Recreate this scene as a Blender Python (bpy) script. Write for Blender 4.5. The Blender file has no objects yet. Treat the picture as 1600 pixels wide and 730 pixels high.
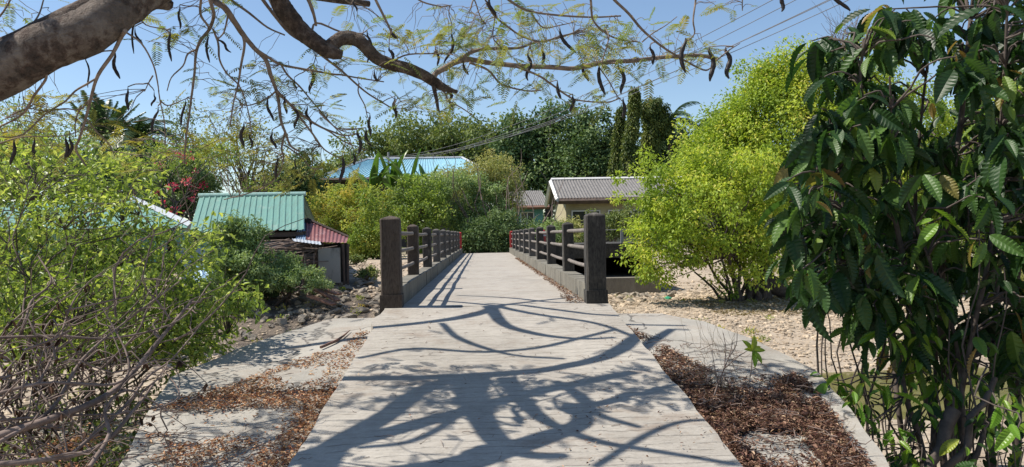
import bpy, math, random
import numpy as np
from mathutils import Vector, Matrix, noise

random.seed(7)
RS = np.random.RandomState(11)
sc = bpy.context.scene
COL = sc.collection
R = math.radians

# ---------------------------------------------------------------- camera, sky, sun, exposure
EYE = Vector((0.0, 0.0, 0.73))
YAW, PITCH, ROLL, F = R(2.15), R(0.12), R(1.1), 1200.0
_f = Vector((math.sin(YAW) * math.cos(PITCH), math.cos(YAW) * math.cos(PITCH), math.sin(PITCH)))
_r0 = Vector((math.cos(YAW), -math.sin(YAW), 0.0))
_u0 = _r0.cross(_f)
_r = _r0 * math.cos(ROLL) - _u0 * math.sin(ROLL)
_u = _u0 * math.cos(ROLL) + _r0 * math.sin(ROLL)
cd = bpy.data.cameras.new('camera'); cam = bpy.data.objects.new('camera', cd); COL.objects.link(cam)
cd.sensor_width = 36.0; cd.lens = 36.0 * F / 1600.0
cd.clip_start = 0.05; cd.clip_end = 3000.0
cam.matrix_world = Matrix.Translation(EYE) @ Matrix((_r, _u, -_f)).transposed().to_4x4()
sc.camera = cam

SUN_EL, SUN_AZ = R(55.0), R(6.0)      # sun to the left of the bridge, slightly ahead
SUN = Vector((-math.cos(SUN_EL) * math.cos(SUN_AZ), math.cos(SUN_EL) * math.sin(SUN_AZ), math.sin(SUN_EL)))
world = bpy.data.worlds.new('World'); sc.world = world; world.use_nodes = True
wn = world.node_tree; bg = wn.nodes['Background']
sky = wn.nodes.new('ShaderNodeTexSky'); sky.sky_type = 'NISHITA'; sky.sun_disc = False
sky.sun_elevation = SUN_EL
sky.sun_rotation = math.atan2(SUN.x, SUN.y)
sky.altitude = 0; sky.air_density = 1.0; sky.dust_density = 0.2; sky.ozone_density = 2.2
wn.links.new(sky.outputs[0], bg.inputs[0]); bg.inputs[1].default_value = 0.105
sl = bpy.data.lights.new('sun', 'SUN'); sl.energy = 4.9; sl.angle = R(0.5); sl.color = (1.0, 0.93, 0.83)
so = bpy.data.objects.new('sun', sl); COL.objects.link(so)
so.rotation_euler = (-SUN).to_track_quat('-Z', 'Y').to_euler(); so.location = (0, 0, 30)
sc.view_settings.view_transform = 'Standard'; sc.view_settings.look = 'None'
sc.view_settings.exposure = 0.52; sc.view_settings.gamma = 1.0
sc.view_settings.use_curve_mapping = False
try:
    sc.cycles.max_bounces = 6; sc.cycles.diffuse_bounces = 3; sc.cycles.glossy_bounces = 2
    sc.cycles.transmission_bounces = 3; sc.cycles.transparent_max_bounces = 4
    sc.cycles.use_denoising = True
except Exception:
    pass

# ---------------------------------------------------------------- from a point in the photo to a point in the place
def ray(px, py):
    return (_f + _r * ((px - 800.0) / F) + _u * ((365.0 - py) / F))
def P(px, py, Y):                       # the point at distance Y along the bridge
    d = ray(px, py); t = (Y - EYE.y) / d.y
    return EYE + d * t
def G(px, py, z):                       # on a level plane
    d = ray(px, py); t = (z - EYE.z) / d.z
    return EYE + d * t
SLOPE = 0.1125
def ramp_z(y): return -SLOPE * (8.0 - y) if y < 8 else 0.0
def RP(px, py, dz=0.0):                 # on the sloping approach
    d = ray(px, py)
    # z = -SLOPE*(8-y)+dz
    t = (-SLOPE * 8.0 + dz - EYE.z) / (d.z - SLOPE * d.y)
    return EYE + d * t

# ---------------------------------------------------------------- mesh collector
def arr(a): return np.asarray(a, dtype=np.float64)
class MB:
    def __init__(s): s.V = []; s.F = {3: [], 4: []}; s.T = {3: [], 4: []}; s.n = 0
    def add(s, V, F, tone=0.5):
        V = arr(V); F = np.asarray(F, dtype=np.int64)
        if len(F) == 0: return
        k = F.shape[1]
        s.V.append(V); s.F[k].append(F + s.n); s.n += len(V)
        s.T[k].append(np.broadcast_to(arr(tone), (len(F),)).copy())
    def poly(s, pts, tone=0.5):
        pts = arr(pts); n = len(pts)
        if n == 4: s.add(pts, [[0, 1, 2, 3]], tone); return
        if n == 3: s.add(pts, [[0, 1, 2]], tone); return
        c = pts.mean(0); V = np.vstack([pts, c]); s.add(V, [[i, (i + 1) % n, n] for i in range(n)], tone)
    def box(s, lo, hi, tone=0.5, M=None, taper=1.0, jit=0.0):
        x0, y0, z0 = lo; x1, y1, z1 = hi
        cx, cy = (x0 + x1) / 2, (y0 + y1) / 2
        V = []
        for z, k in ((z0, 1.0), (z1, taper)):
            for x, y in ((x0, y0), (x1, y0), (x1, y1), (x0, y1)):
                V.append((cx + (x - cx) * k, cy + (y - cy) * k, z))
        V = arr(V)
        if jit: V = V + RS.uniform(-jit, jit, V.shape)
        if M is not None: V = arr([M @ Vector(v) for v in V])
        s.add(V, [[0, 3, 2, 1], [4, 5, 6, 7], [0, 1, 5, 4], [1, 2, 6, 5], [2, 3, 7, 6], [3, 0, 4, 7]], tone)
    def prism(s, top, zb, tone=0.5):    # solid under a polygon (top: list of 3D points, ccw), down to zb
        top = arr(top); n = len(top); bot = top.copy(); bot[:, 2] = zb
        c = top.mean(0); cb = bot.mean(0)
        V = np.vstack([top, bot, c, cb])
        s.add(V, [[i, (i + 1) % n, 2 * n] for i in range(n)] + [[n + (i + 1) % n, n + i, 2 * n + 1] for i in range(n)], tone)
        s.add(V, [[i, n + i, n + (i + 1) % n, (i + 1) % n] for i in range(n)], tone)
    def tube(s, pts, rad, sides=6, tone=0.5, cap=True, smooth=0, rough=0.0):
        pts = arr(pts); n = len(pts)
        rad = np.interp(np.linspace(0, 1, n), np.linspace(0, 1, len(np.atleast_1d(rad))), np.atleast_1d(rad)) if np.ndim(rad) or True else rad
        if smooth and n > 2:
            t = np.arange(n); tt = np.linspace(0, n - 1, (n - 1) * smooth + 1)
            P_ = np.vstack([2 * pts[0] - pts[1], pts, 2 * pts[-1] - pts[-2]])
            i = np.minimum(tt.astype(int), n - 2); f = (tt - i)[:, None]
            a, b, c, d = P_[i], P_[i + 1], P_[i + 2], P_[i + 3]
            rad = np.interp(tt, t, rad)
            pts = 0.5 * ((2 * b) + (-a + c) * f + (2 * a - 5 * b + 4 * c - d) * f ** 2 + (-a + 3 * b - 3 * c + d) * f ** 3)
            n = len(pts)
        tan = np.gradient(pts, axis=0); tan /= np.linalg.norm(tan, axis=1)[:, None] + 1e-9
        up = arr([0, 0, 1.0]) if abs(tan[0][2]) < 0.9 else arr([1.0, 0, 0])
        N = np.cross(tan, up); N /= np.linalg.norm(N, axis=1)[:, None] + 1e-9
        for k in range(1, n):
            if np.dot(N[k], N[k - 1]) < 0: N[k] = -N[k]
        B = np.cross(tan, N)
        a = np.linspace(0, 2 * np.pi, sides, endpoint=False)
        rr = rad[:, None] * np.ones((1, sides))
        if rough: rr = rr * (1 + RS.uniform(-rough, rough, rr.shape))
        V = pts[:, None, :] + rr[:, :, None] * (np.cos(a)[None, :, None] * N[:, None, :] + np.sin(a)[None, :, None] * B[:, None, :])
        V = V.reshape(-1, 3)
        i = np.arange(n - 1)[:, None] * sides; j = np.arange(sides)[None, :]; j2 = (j + 1) % sides
        F_ = np.stack([i + j, i + j2, i + sides + j2, i + sides + j], -1).reshape(-1, 4)
        s.add(V, F_, tone)
        if cap:
            for e, c in ((0, pts[0]), (n - 1, pts[-1])):
                VV = np.vstack([V[e * sides:(e + 1) * sides], c])
                s.add(VV, [[k, (k + 1) % sides, sides] for k in range(sides)], tone)
    def leaves(s, C, D, Nn, L, W, tone, tpl):
        C, D, Nn = arr(C), arr(D), arr(Nn); n = len(C)
        if n == 0: return
        L = np.broadcast_to(arr(L), (n,)); W = np.broadcast_to(arr(W), (n,)); tone = np.broadcast_to(arr(tone), (n,))
        D = D / (np.linalg.norm(D, axis=1)[:, None] + 1e-9)
        S = np.cross(D, Nn); S /= np.linalg.norm(S, axis=1)[:, None] + 1e-9
        Nn = np.cross(S, D)
        tv, tf = tpl
        V = C[:, None, :] + tv[None, :, 0:1] * (L[:, None, None] * D[:, None, :]) + tv[None, :, 1:2] * (W[:, None, None] * S[:, None, :]) \
            + tv[None, :, 2:3] * (L[:, None, None] * Nn[:, None, :])
        F_ = (np.arange(n)[:, None, None] * len(tv) + tf[None]).reshape(-1, tf.shape[1])
        s.add(V.reshape(-1, 3), F_, np.repeat(tone, len(tf)))
    def build(s, name, mat, parent=None, smooth=False):
        me = bpy.data.meshes.new(name)
        V = np.vstack(s.V)
        F3 = np.vstack(s.F[3]) if s.F[3] else np.zeros((0, 3), int)
        F4 = np.vstack(s.F[4]) if s.F[4] else np.zeros((0, 4), int)
        T = np.concatenate([np.concatenate(s.T[k]) if s.T[k] else np.zeros(0) for k in (3, 4)])
        me.vertices.add(len(V)); me.vertices.foreach_set('co', V.astype(np.float32).ravel())
        idx = np.concatenate([F3.ravel(), F4.ravel()])
        me.loops.add(len(idx)); me.loops.foreach_set('vertex_index', idx.astype(np.int32))
        n3, n4 = len(F3), len(F4)
        st = np.concatenate([np.arange(n3) * 3, n3 * 3 + np.arange(n4) * 4])
        me.polygons.add(n3 + n4); me.polygons.foreach_set('loop_start', st.astype(np.int32))
        me.polygons.foreach_set('use_smooth', np.full(n3 + n4, bool(smooth)))
        at = me.attributes.new('tone', 'FLOAT', 'FACE'); at.data.foreach_set('value', T.astype(np.float32))
        me.update(calc_edges=True); me.validate()
        me.materials.append(mat)
        o = bpy.data.objects.new(name, me); COL.objects.link(o)
        if parent is not None: o.parent = parent
        return o

def tag(o, label=None, cat=None, group=None, kind=None):
    if label: o['label'] = label
    if cat: o['category'] = cat
    if group: o['group'] = group
    if kind: o['kind'] = kind
    return o
def empty(name, loc=(0, 0, 0), label=None, cat=None, group=None):
    o = bpy.data.objects.new(name, None); COL.objects.link(o); o.location = loc
    o.empty_display_size = 0.2
    bpy.context.view_layer.update()
    return tag(o, label, cat, group)
def attach(o, root):                    # parts are modelled in world space; the root sits at the thing's base
    o.parent = root; o.matrix_parent_inverse = Matrix.Translation(-Vector(root.location)); return o
def part(mb, name, mat, root, smooth=False, label=None):
    o = mb.build(name, mat, None, smooth); attach(o, root)
    if label: o['label'] = label
    return o

LEAF = (arr([[0, 0, 0], [.3, -.5, .10], [.7, -.36, .06], [1, 0, -.10], [.7, .36, .06], [.3, .5, .10]]), np.array([[0, 1, 2, 3], [0, 3, 4, 5]]))
STRIP = (arr([[0, -.5, 0], [1, -.15, 0], [1, .15, 0], [0, .5, 0]]), np.array([[0, 1, 2, 3]]))
PINNA = (arr([[0, -.2, 0], [.35, -.5, .0], [1, -.15, -.12], [1, .15, -.12], [.35, .5, 0], [0, .2, 0]]), np.array([[0, 1, 4, 5], [1, 2, 3, 4]]))

def unit_rand(n):
    v = RS.normal(size=(n, 3)); return v / np.linalg.norm(v, axis=1)[:, None]

# ---------------------------------------------------------------- materials
def mat(name): 
    m = bpy.data.materials.new(name); m.use_nodes = True; nt = m.node_tree
    return m, nt, nt.nodes['Principled BSDF']
def nd(nt, t, **k):
    n = nt.nodes.new(t)
    for a, b in k.items(): setattr(n, a, b)
    return n
def ramp(nt, stops, src=None, interp='LINEAR'):
    r = nd(nt, 'ShaderNodeValToRGB'); e = r.color_ramp.elements; r.color_ramp.interpolation = interp
    while len(e) < len(stops): e.new(0.5)
    for i, (p, c) in enumerate(stops):
        e[i].position = p; e[i].color = (c[0], c[1], c[2], 1) if hasattr(c, '__len__') else (c, c, c, 1)
    if src is not None: nt.links.new(src, r.inputs[0])
    return r
def coords(nt, scale=(1, 1, 1), rot=(0, 0, 0)):
    g = nd(nt, 'ShaderNodeNewGeometry'); mp = nd(nt, 'ShaderNodeMapping')
    mp.inputs['Scale'].default_value = scale; mp.inputs['Rotation'].default_value = rot
    nt.links.new(g.outputs['Position'], mp.inputs['Vector']); return mp.outputs[0]
def noi(nt, vec, scale, detail=4, rough=0.6):
    n = nd(nt, 'ShaderNodeTexNoise'); n.inputs['Scale'].default_value = scale; n.inputs['Detail'].default_value = detail
    n.inputs['Roughness'].default_value = rough; nt.links.new(vec, n.inputs['Vector']); return n.outputs[0]
def mixc(nt, fac, a, b, mode='MIX'):
    m = nd(nt, 'ShaderNodeMix'); m.data_type = 'RGBA'; m.blend_type = mode
    for v, i in ((fac, 0), (a, 6), (b, 7)):
        if hasattr(v, 'node'): nt.links.new(v, m.inputs[i])
        elif i == 0: m.inputs[0].default_value = v
        else: m.inputs[i].default_value = (*v, 1)
    return m.outputs[2]
def mth(nt, op, a, b=0.0):
    m = nd(nt, 'ShaderNodeMath', operation=op)
    for v, i in ((a, 0), (b, 1)):
        if hasattr(v, 'node'): nt.links.new(v, m.inputs[i])
        else: m.inputs[i].default_value = v
    return m.outputs[0]
def bump(nt, bs, h, strength=0.5, dist=0.02):
    b = nd(nt, 'ShaderNodeBump'); b.inputs['Strength'].default_value = strength; b.inputs['Distance'].default_value = dist
    nt.links.new(h, b.inputs['Height']); nt.links.new(b.outputs[0], bs.inputs['Normal'])

def foliage(name, stops, trans=0.3, rough=0.5, spec=0.3, tcol=1.5):
    m, nt, bs = mat(name)
    at = nd(nt, 'ShaderNodeAttribute', attribute_name='tone')
    r = ramp(nt, stops, at.outputs['Fac'])
    nt.links.new(r.outputs[0], bs.inputs['Base Color']); bs.inputs['Roughness'].default_value = rough
    bs.inputs['Specular IOR Level'].default_value = spec
    if trans > 0:
        tr = nd(nt, 'ShaderNodeBsdfTranslucent'); mx = nd(nt, 'ShaderNodeMixShader'); mx.inputs[0].default_value = trans
        c = mixc(nt, 1.0, r.outputs[0], (tcol, tcol, tcol * 0.55), 'MULTIPLY')
        nt.links.new(c, tr.inputs[0]); nt.links.new(bs.outputs[0], mx.inputs[1]); nt.links.new(tr.outputs[0], mx.inputs[2])
        nt.links.new(mx.outputs[0], nt.nodes['Material Output'].inputs[0])
    return m
def plain(name, c0, c1, scale=6, rough=0.8, bmp=0.3, bd=0.01, stretch=(1, 1, 1), detail=6, p=(0.3, 0.7), tone=0.0):
    m, nt, bs = mat(name); v = coords(nt, stretch); n = noi(nt, v, scale, detail, 0.65)
    r = ramp(nt, [(p[0], c0), (p[1], c1)], n); c = r.outputs[0]
    if tone:
        at = nd(nt, 'ShaderNodeAttribute', attribute_name='tone')
        rr = ramp(nt, [(0, 1 - tone), (1, 1 + tone)], at.outputs['Fac']); c = mixc(nt, 1.0, c, rr.outputs[0], 'MULTIPLY')
    nt.links.new(c, bs.inputs['Base Color']); bs.inputs['Roughness'].default_value = rough
    if bmp: bump(nt, bs, n, bmp, bd)
    return m

M = {}
# approach and deck concrete: dull grey-beige with broken transverse trowel lines and brown stains
def concrete_road():
    m, nt, bs = mat('road_concrete'); v = coords(nt)
    big = noi(nt, v, 0.9, 5, 0.6); fine = noi(nt, v, 45, 5, 0.7); med = noi(nt, v, 6, 5, .65)
    base = ramp(nt, [(0.34, (.21, .19, .16)), (0.5, (.32, .293, .253)), (0.66, (.40, .37, .325))], big).outputs[0]
    base = mixc(nt, 0.35, base, ramp(nt, [(0.3, (.17, .15, .125)), (0.7, (.50, .465, .405))], fine).outputs[0])
    base = mixc(nt, 0.35, base, ramp(nt, [(0.3, (.22, .195, .165)), (0.62, (.43, .40, .35))], med).outputs[0])
    sep = nd(nt, 'ShaderNodeSeparateXYZ'); nt.links.new(v, sep.inputs[0])
    w1 = noi(nt, coords(nt, (0.7, 0.7, .7)), 2.2, 3, .5); w2 = noi(nt, coords(nt, (6, 1, 1)), 1.6, 3, .6)
    ph = mth(nt, 'ADD', mth(nt, 'MULTIPLY', sep.outputs[1], 10.5), mth(nt, 'ADD', mth(nt, 'MULTIPLY', w1, 2.2), mth(nt, 'MULTIPLY', w2, .35)))
    fr = mth(nt, 'FRACT', ph)
    tri = mth(nt, 'ABSOLUTE', mth(nt, 'SUBTRACT', fr, 0.5))
    line = ramp(nt, [(0.0, 1.0), (0.03, .8), (0.085, 0.0)], tri).outputs[0]
    brk = ramp(nt, [(0.45, 0.0), (0.60, 1.0)], noi(nt, coords(nt, (1.8, 7, 1)), 3.0, 6, .75)).outputs[0]
    ln = mth(nt, 'MULTIPLY', line, brk)
    base = mixc(nt, mth(nt, 'MULTIPLY', ln, .55), base, (.12, .105, .09))
    br2 = noi(nt, coords(nt, (2.2, 9, 1)), 5.0, 5, .7)
    base = mixc(nt, .20, base, ramp(nt, [(0.35, (.17, .155, .135)), (0.62, (.48, .45, .40))], br2).outputs[0])
    vo = nd(nt, 'ShaderNodeTexVoronoi', feature='DISTANCE_TO_EDGE'); vo.inputs['Scale'].default_value = .5
    va = nd(nt, 'ShaderNodeVectorMath', operation='ADD'); vs_ = nd(nt, 'ShaderNodeVectorMath', operation='SCALE'); nz_ = nd(nt, 'ShaderNodeTexNoise'); nz_.inputs['Scale'].default_value = 4; nz_.inputs['Detail'].default_value = 7
    nt.links.new(v, nz_.inputs['Vector']); nt.links.new(nz_.outputs['Color'], vs_.inputs[0]); vs_.inputs['Scale'].default_value = .4; nt.links.new(v, va.inputs[0]); nt.links.new(vs_.outputs[0], va.inputs[1]); nt.links.new(va.outputs[0], vo.inputs['Vector'])
    ck = ramp(nt, [(0.0, 1.0), (0.003, .7), (0.008, 0.0)], vo.outputs[0]).outputs[0]
    base = mixc(nt, mth(nt, 'MULTIPLY', ck, .18), base, (.09, .08, .07))
    st = ramp(nt, [(0.53, 0.0), (0.68, 1.0)], noi(nt, coords(nt, (1, 1.6, 1)), 1.5, 7, .78)).outputs[0]
    base = mixc(nt, mth(nt, 'MULTIPLY', st, .6), base, (.20, .145, .105))
    nt.links.new(base, bs.inputs['Base Color']); bs.inputs['Roughness'].default_value = .9
    h = mth(nt, 'ADD', mth(nt, 'MULTIPLY', fine, .35), mth(nt, 'MULTIPLY', ln, -0.8))
    bump(nt, bs, h, .8, .012); return m
M['road'] = concrete_road()
def concrete_slab():
    m, nt, bs = mat('slab_concrete'); v = coords(nt)
    big = noi(nt, v, 1.6, 6, 0.65); fine = noi(nt, v, 60, 4, 0.7)
    base = ramp(nt, [(0.3, (.19, .175, .15)), (0.5, (.29, .27, .235)), (0.7, (.38, .355, .31))], big).outputs[0]
    base = mixc(nt, 0.25, base, ramp(nt, [(0.3, (.2, .2, .18)), (0.7, (.6, .58, .53))], fine).outputs[0])
    vo = nd(nt, 'ShaderNodeTexVoronoi', feature='DISTANCE_TO_EDGE'); vo.inputs['Scale'].default_value = .75
    wv = nd(nt, 'ShaderNodeVectorMath', operation='ADD'); nt.links.new(v, wv.inputs[0])
    sc_ = nd(nt, 'ShaderNodeVectorMath', operation='SCALE'); nz = nd(nt, 'ShaderNodeTexNoise'); nz.inputs['Scale'].default_value = 5; nz.inputs['Detail'].default_value = 6
    nt.links.new(v, nz.inputs['Vector']); nt.links.new(nz.outputs['Color'], sc_.inputs[0]); sc_.inputs['Scale'].default_value = .35
    nt.links.new(sc_.outputs[0], wv.inputs[1]); nt.links.new(wv.outputs[0], vo.inputs['Vector'])
    cr = ramp(nt, [(0.0, 1.0), (0.006, .8), (0.014, 0.0)], vo.outputs[0]).outputs[0]
    base = mixc(nt, mth(nt, 'MULTIPLY', cr, .85), base, (.06, .055, .05))
    st = ramp(nt, [(0.52, 0.0), (0.70, 1.0)], noi(nt, v, 1.1, 8, .75)).outputs[0]
    base = mixc(nt, mth(nt, 'MULTIPLY', st, .5), base, (.22, .15, .10))
    nt.links.new(base, bs.inputs['Base Color']); bs.inputs['Roughness'].default_value = .85
    bump(nt, bs, mth(nt, 'SUBTRACT', fine, mth(nt, 'MULTIPLY', cr, 1.5)), .5, .006); return m
M['slab'] = concrete_slab()
def mouldy(name, dark, mid, light, p=(.35, .58, .74), scale=7):
    m, nt, bs = mat(name); v = coords(nt, (1, 1, .35)); n = noi(nt, v, scale, 8, .74); f = noi(nt, v, 60, 3, .7)
    c = ramp(nt, [(p[0], dark), (p[1], mid), (p[2], light)], n).outputs[0]
    c = mixc(nt, .3, c, ramp(nt, [(.3, dark), (.75, light)], f).outputs[0])
    nt.links.new(c, bs.inputs['Base Color']); bs.inputs['Roughness'].default_value = .92
    bump(nt, bs, mth(nt, 'ADD', n, mth(nt, 'MULTIPLY', f, .4)), .5, .006); return m
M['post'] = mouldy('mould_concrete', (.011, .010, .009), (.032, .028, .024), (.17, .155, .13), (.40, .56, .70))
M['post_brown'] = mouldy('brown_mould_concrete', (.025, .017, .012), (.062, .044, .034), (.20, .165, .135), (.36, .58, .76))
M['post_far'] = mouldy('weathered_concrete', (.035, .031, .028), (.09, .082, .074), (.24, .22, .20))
M['post_red'] = mouldy('flaking_red_paint', (.28, .02, .02), (.45, .035, .04), (.50, .09, .08))
M['rail'] = mouldy('rail_concrete', (.09, .075, .065), (.19, .165, .145), (.34, .31, .27))
M['kerb'] = mouldy('kerb_concrete', (.07, .065, .05), (.18, .165, .13), (.36, .34, .29), scale=5)
M['wall_stone'] = mouldy('abutment', (.10, .09, .075), (.22, .20, .17), (.34, .31, .26), scale=3)
M['wood_grey'] = plain('weathered_board', (.07, .065, .062), (.21, .20, .195), 9, .85, .5, .01, (.4, 4, 6), tone=.3)
M['wood_brown'] = plain('brown_board', (.12, .06, .04), (.24, .13, .09), 9, .8, .5, .01, (1, 4, 6), tone=.3)
M['bark_big'] = None
def bark(name, dark, mid, light, scale, patch=.6):
    m, nt, bs = mat(name); v = coords(nt); n = noi(nt, v, scale, 8, .7); n2 = noi(nt, v, scale * .35, 5, .7); f = noi(nt, v, scale * 7, 4, .7)
    c = ramp(nt, [(.42, dark), (.5, mid), (.60, light)], n).outputs[0]
    lich = ramp(nt, [(.52, 0.0), (.57, 1.0)], n2).outputs[0]
    c = mixc(nt, mth(nt, 'MULTIPLY', lich, patch), c, light)
    c = mixc(nt, .25, c, ramp(nt, [(.3, dark), (.7, light)], f).outputs[0])
    nt.links.new(c, bs.inputs['Base Color']); bs.inputs['Roughness'].default_value = .95
    bump(nt, bs, mth(nt, 'ADD', n, mth(nt, 'MULTIPLY', f, .7)), 1.0, .045); return m
M['bark_big'] = bark('lichen_bark', (.020, .012, .009), (.085, .050, .036), (.27, .225, .185), 8, .45)
M['bark_branch'] = bark('brown_bark', (.03, .02, .015), (.085, .052, .037), (.22, .175, .14), 16, .3)
M['twig'] = plain('twig_bark', (.11, .08, .06), (.27, .21, .165), 20, .9, .3, .003)
M['twig_dark'] = plain('dark_twig_bark', (.045, .034, .028), (.12, .095, .08), 14, .9, .3, .005)
M['dead'] = plain('dead_branch_bark', (.07, .048, .04), (.27, .20, .165), 10, .85, .6, .006)
M['pod'] = plain('pod_husk', (.007, .004, .0035), (.020, .011, .009), 25, .55, .4, .004)
M['fern'] = foliage('feathery_leaf', [(0, (.22, .21, .06)), (.5, (.19, .23, .07)), (.8, (.13, .19, .07)), (1, (.30, .26, .09))], .4, .6, .2)
M['fern_gold'] = foliage('golden_feathery_leaf', [(0, (.26, .23, .05)), (.5, (.22, .24, .06)), (1, (.16, .20, .07))], .4, .6, .2)
M['lime'] = foliage('lime_leaf', [(0, (.14, .22, .03)), (.45, (.31, .41, .055)), (.85, (.45, .52, .08)), (1, (.56, .52, .12))], .35, .5, .25)
M['bright'] = foliage('bright_leaf', [(0, (.09, .14, .035)), (.5, (.26, .36, .07)), (1, (.52, .58, .16))], .35, .42, .4)
M['bigleaf'] = foliage('glossy_dark_leaf', [(0, (.010, .030, .008)), (.5, (.030, .075, .018)), (.8, (.08, .155, .03)), (.93, (.17, .25, .04)), (1, (.22, .15, .05))], .28, .45, .35, 2.0)
M['bigyoung'] = foliage('young_broad_leaf', [(0, (.10, .22, .02)), (.6, (.17, .30, .03)), (1, (.26, .30, .04))], .35, .38, .45)
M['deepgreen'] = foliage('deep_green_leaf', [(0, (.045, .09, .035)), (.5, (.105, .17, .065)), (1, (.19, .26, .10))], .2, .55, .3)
M['midgreen'] = foliage('mid_green_leaf', [(0, (.09, .13, .045)), (.5, (.17, .22, .065)), (1, (.28, .31, .10))], .25, .55, .3)
M['olive'] = foliage('olive_leaf', [(0, (.18, .20, .07)), (.5, (.31, .33, .12)), (1, (.46, .43, .19))], .3, .6, .25)
M['yellowgreen'] = foliage('yellow_green_leaf', [(0, (.15, .23, .04)), (.5, (.32, .38, .08)), (.85, (.48, .45, .11)), (1, (.56, .42, .10))], .3, .55, .3)
M['greygreen'] = foliage('grey_green_leaf', [(0, (.10, .16, .06)), (.5, (.22, .32, .12)), (1, (.36, .44, .20))], .25, .55, .3)
M['ivy'] = foliage('creeper_leaf', [(0, (.035, .065, .016)), (.5, (.10, .14, .035)), (1, (.22, .25, .06))], .25, .5, .3)
M['palm'] = foliage('palm_leaflet', [(0, (.03, .06, .03)), (.5, (.055, .10, .04)), (1, (.16, .20, .09))], .2, .35, .5)
M['banana'] = foliage('banana_blade', [(0, (.05, .11, .02)), (.5, (.10, .19, .035)), (1, (.22, .25, .06))], .3, .4, .4)
M['petal'] = foliage('pink_petal', [(0, (.45, .02, .08)), (.6, (.65, .08, .20)), (1, (.75, .25, .35))], .3, .6, .2)
M['drybrush'] = foliage('dry_leaf', [(0, (.16, .12, .07)), (.5, (.24, .19, .11)), (1, (.32, .28, .17))], .2, .8, .1)
M['withered'] = foliage('withered_leaf', [(0, (.025, .014, .010)), (.6, (.06, .032, .022)), (1, (.12, .065, .04))], .1, .7, .2)
M['litter'] = foliage('fallen_leaf', [(0, (.09, .035, .022)), (.35, (.26, .11, .06)), (.7, (.46, .24, .12)), (1, (.60, .44, .28))], .1, .7, .2)
M['litter_dark'] = foliage('dark_fallen_leaf', [(0, (.07, .028, .022)), (.45, (.165, .09, .062)), (.8, (.30, .175, .12)), (1, (.55, .40, .26))], .1, .7, .2)
M['mulch'] = plain('leaf_mould', (.035, .018, .013), (.13, .065, .042), 40, .95, 1.0, .02)
M['gravelstone'] = plain('river_stone', (.26, .20, .14), (.48, .39, .28), 5, .85, .3, .01, tone=.45)
M['rock'] = plain('rubble_rock', (.11, .095, .078), (.34, .29, .22), 5, .9, .9, .03, tone=.3)
M['black'] = plain('painted_inside_shade', (.012, .011, .010), (.03, .028, .026), 3, .9, 0)  # near-black colour stands in for the shade inside openings
def paint_metal(name, c, c2, rough=.45, scale=2.5):
    m, nt, bs = mat(name); n = noi(nt, coords(nt), scale, 6, .7)
    cc = ramp(nt, [(.35, c), (.55, c), (.70, c2)], n).outputs[0]
    dirt = ramp(nt, [(.48, 0.0), (.66, 1.0)], noi(nt, coords(nt, (9, .7, .7)), scale * .8, 7, .75)).outputs[0]
    cc = mixc(nt, mth(nt, 'MULTIPLY', dirt, .45), cc, (c[0] * .45 + .05, c[1] * .35 + .035, c[2] * .3 + .025))
    nt.links.new(cc, bs.inputs['Base Color']); bs.inputs['Roughness'].default_value = rough; return m
M['teal'] = paint_metal('teal_roof_sheet', (.13, .28, .235), (.22, .34, .29))
M['tealpale'] = paint_metal('pale_teal_flashing', (.30, .48, .43), (.40, .50, .46))
M['bluegrey'] = paint_metal('blue_grey_sheet', (.17, .26, .38), (.28, .34, .42))
M['red_roof'] = paint_metal('faded_red_sheet', (.19, .06, .06), (.38, .25, .24), .6, 5)
M['blue_roof'] = paint_metal('bright_blue_roof', (.24, .46, .56), (.36, .55, .62))
M['whiteblue'] = paint_metal('white_trim', (.34, .38, .42), (.42, .44, .46))
M['asbestos'] = plain('brown_grey_sheet', (.105, .10, .095), (.21, .20, .19), 4, .85, .2, .01, (1, 1, 1))
M['zinc'] = paint_metal('zinc_sheet', (.42, .46, .50), (.55, .56, .56), .4)
M['tarp'] = paint_metal('blue_tarp', (.30, .48, .70), (.50, .62, .75), .5)
M['cream'] = plain('cream_wall', (.32, .28, .17), (.44, .39, .25), 1.6, .9, .1)
M['tealwall'] = plain('teal_wall', (.12, .30, .27), (.17, .37, .33), 1.6, .9, .1)
M['panelwall'] = plain('stained_concrete_panel', (.11, .10, .09), (.31, .29, .26), 3, .9, .4, .01, (1, 1, .35), p=(.4, .56))
M['darkwood'] = plain('dark_timber', (.05, .035, .028), (.12, .085, .065), 5, .8, .3)
M['white'] = plain('white_paint', (.55, .54, .52), (.72, .71, .69), 3, .6, .05)
M['glassdark'] = plain('window_glass', (.02, .022, .025), (.04, .042, .045), 2, .15, 0)
M['galv'] = plain('galvanised_pole', (.22, .22, .22), (.36, .36, .36), 4, .5, .1)
M['wire'] = plain('wire_sheath', (.10, .10, .11), (.17, .17, .18), 4, .6, 0)
M['greenplastic'] = plain('green_plastic', (.03, .22, .12), (.06, .33, .19), 8, .35, .1)
M['redpaint'] = plain('red_paint', (.42, .03, .03), (.55, .06, .05), 5, .5, .1)
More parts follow.
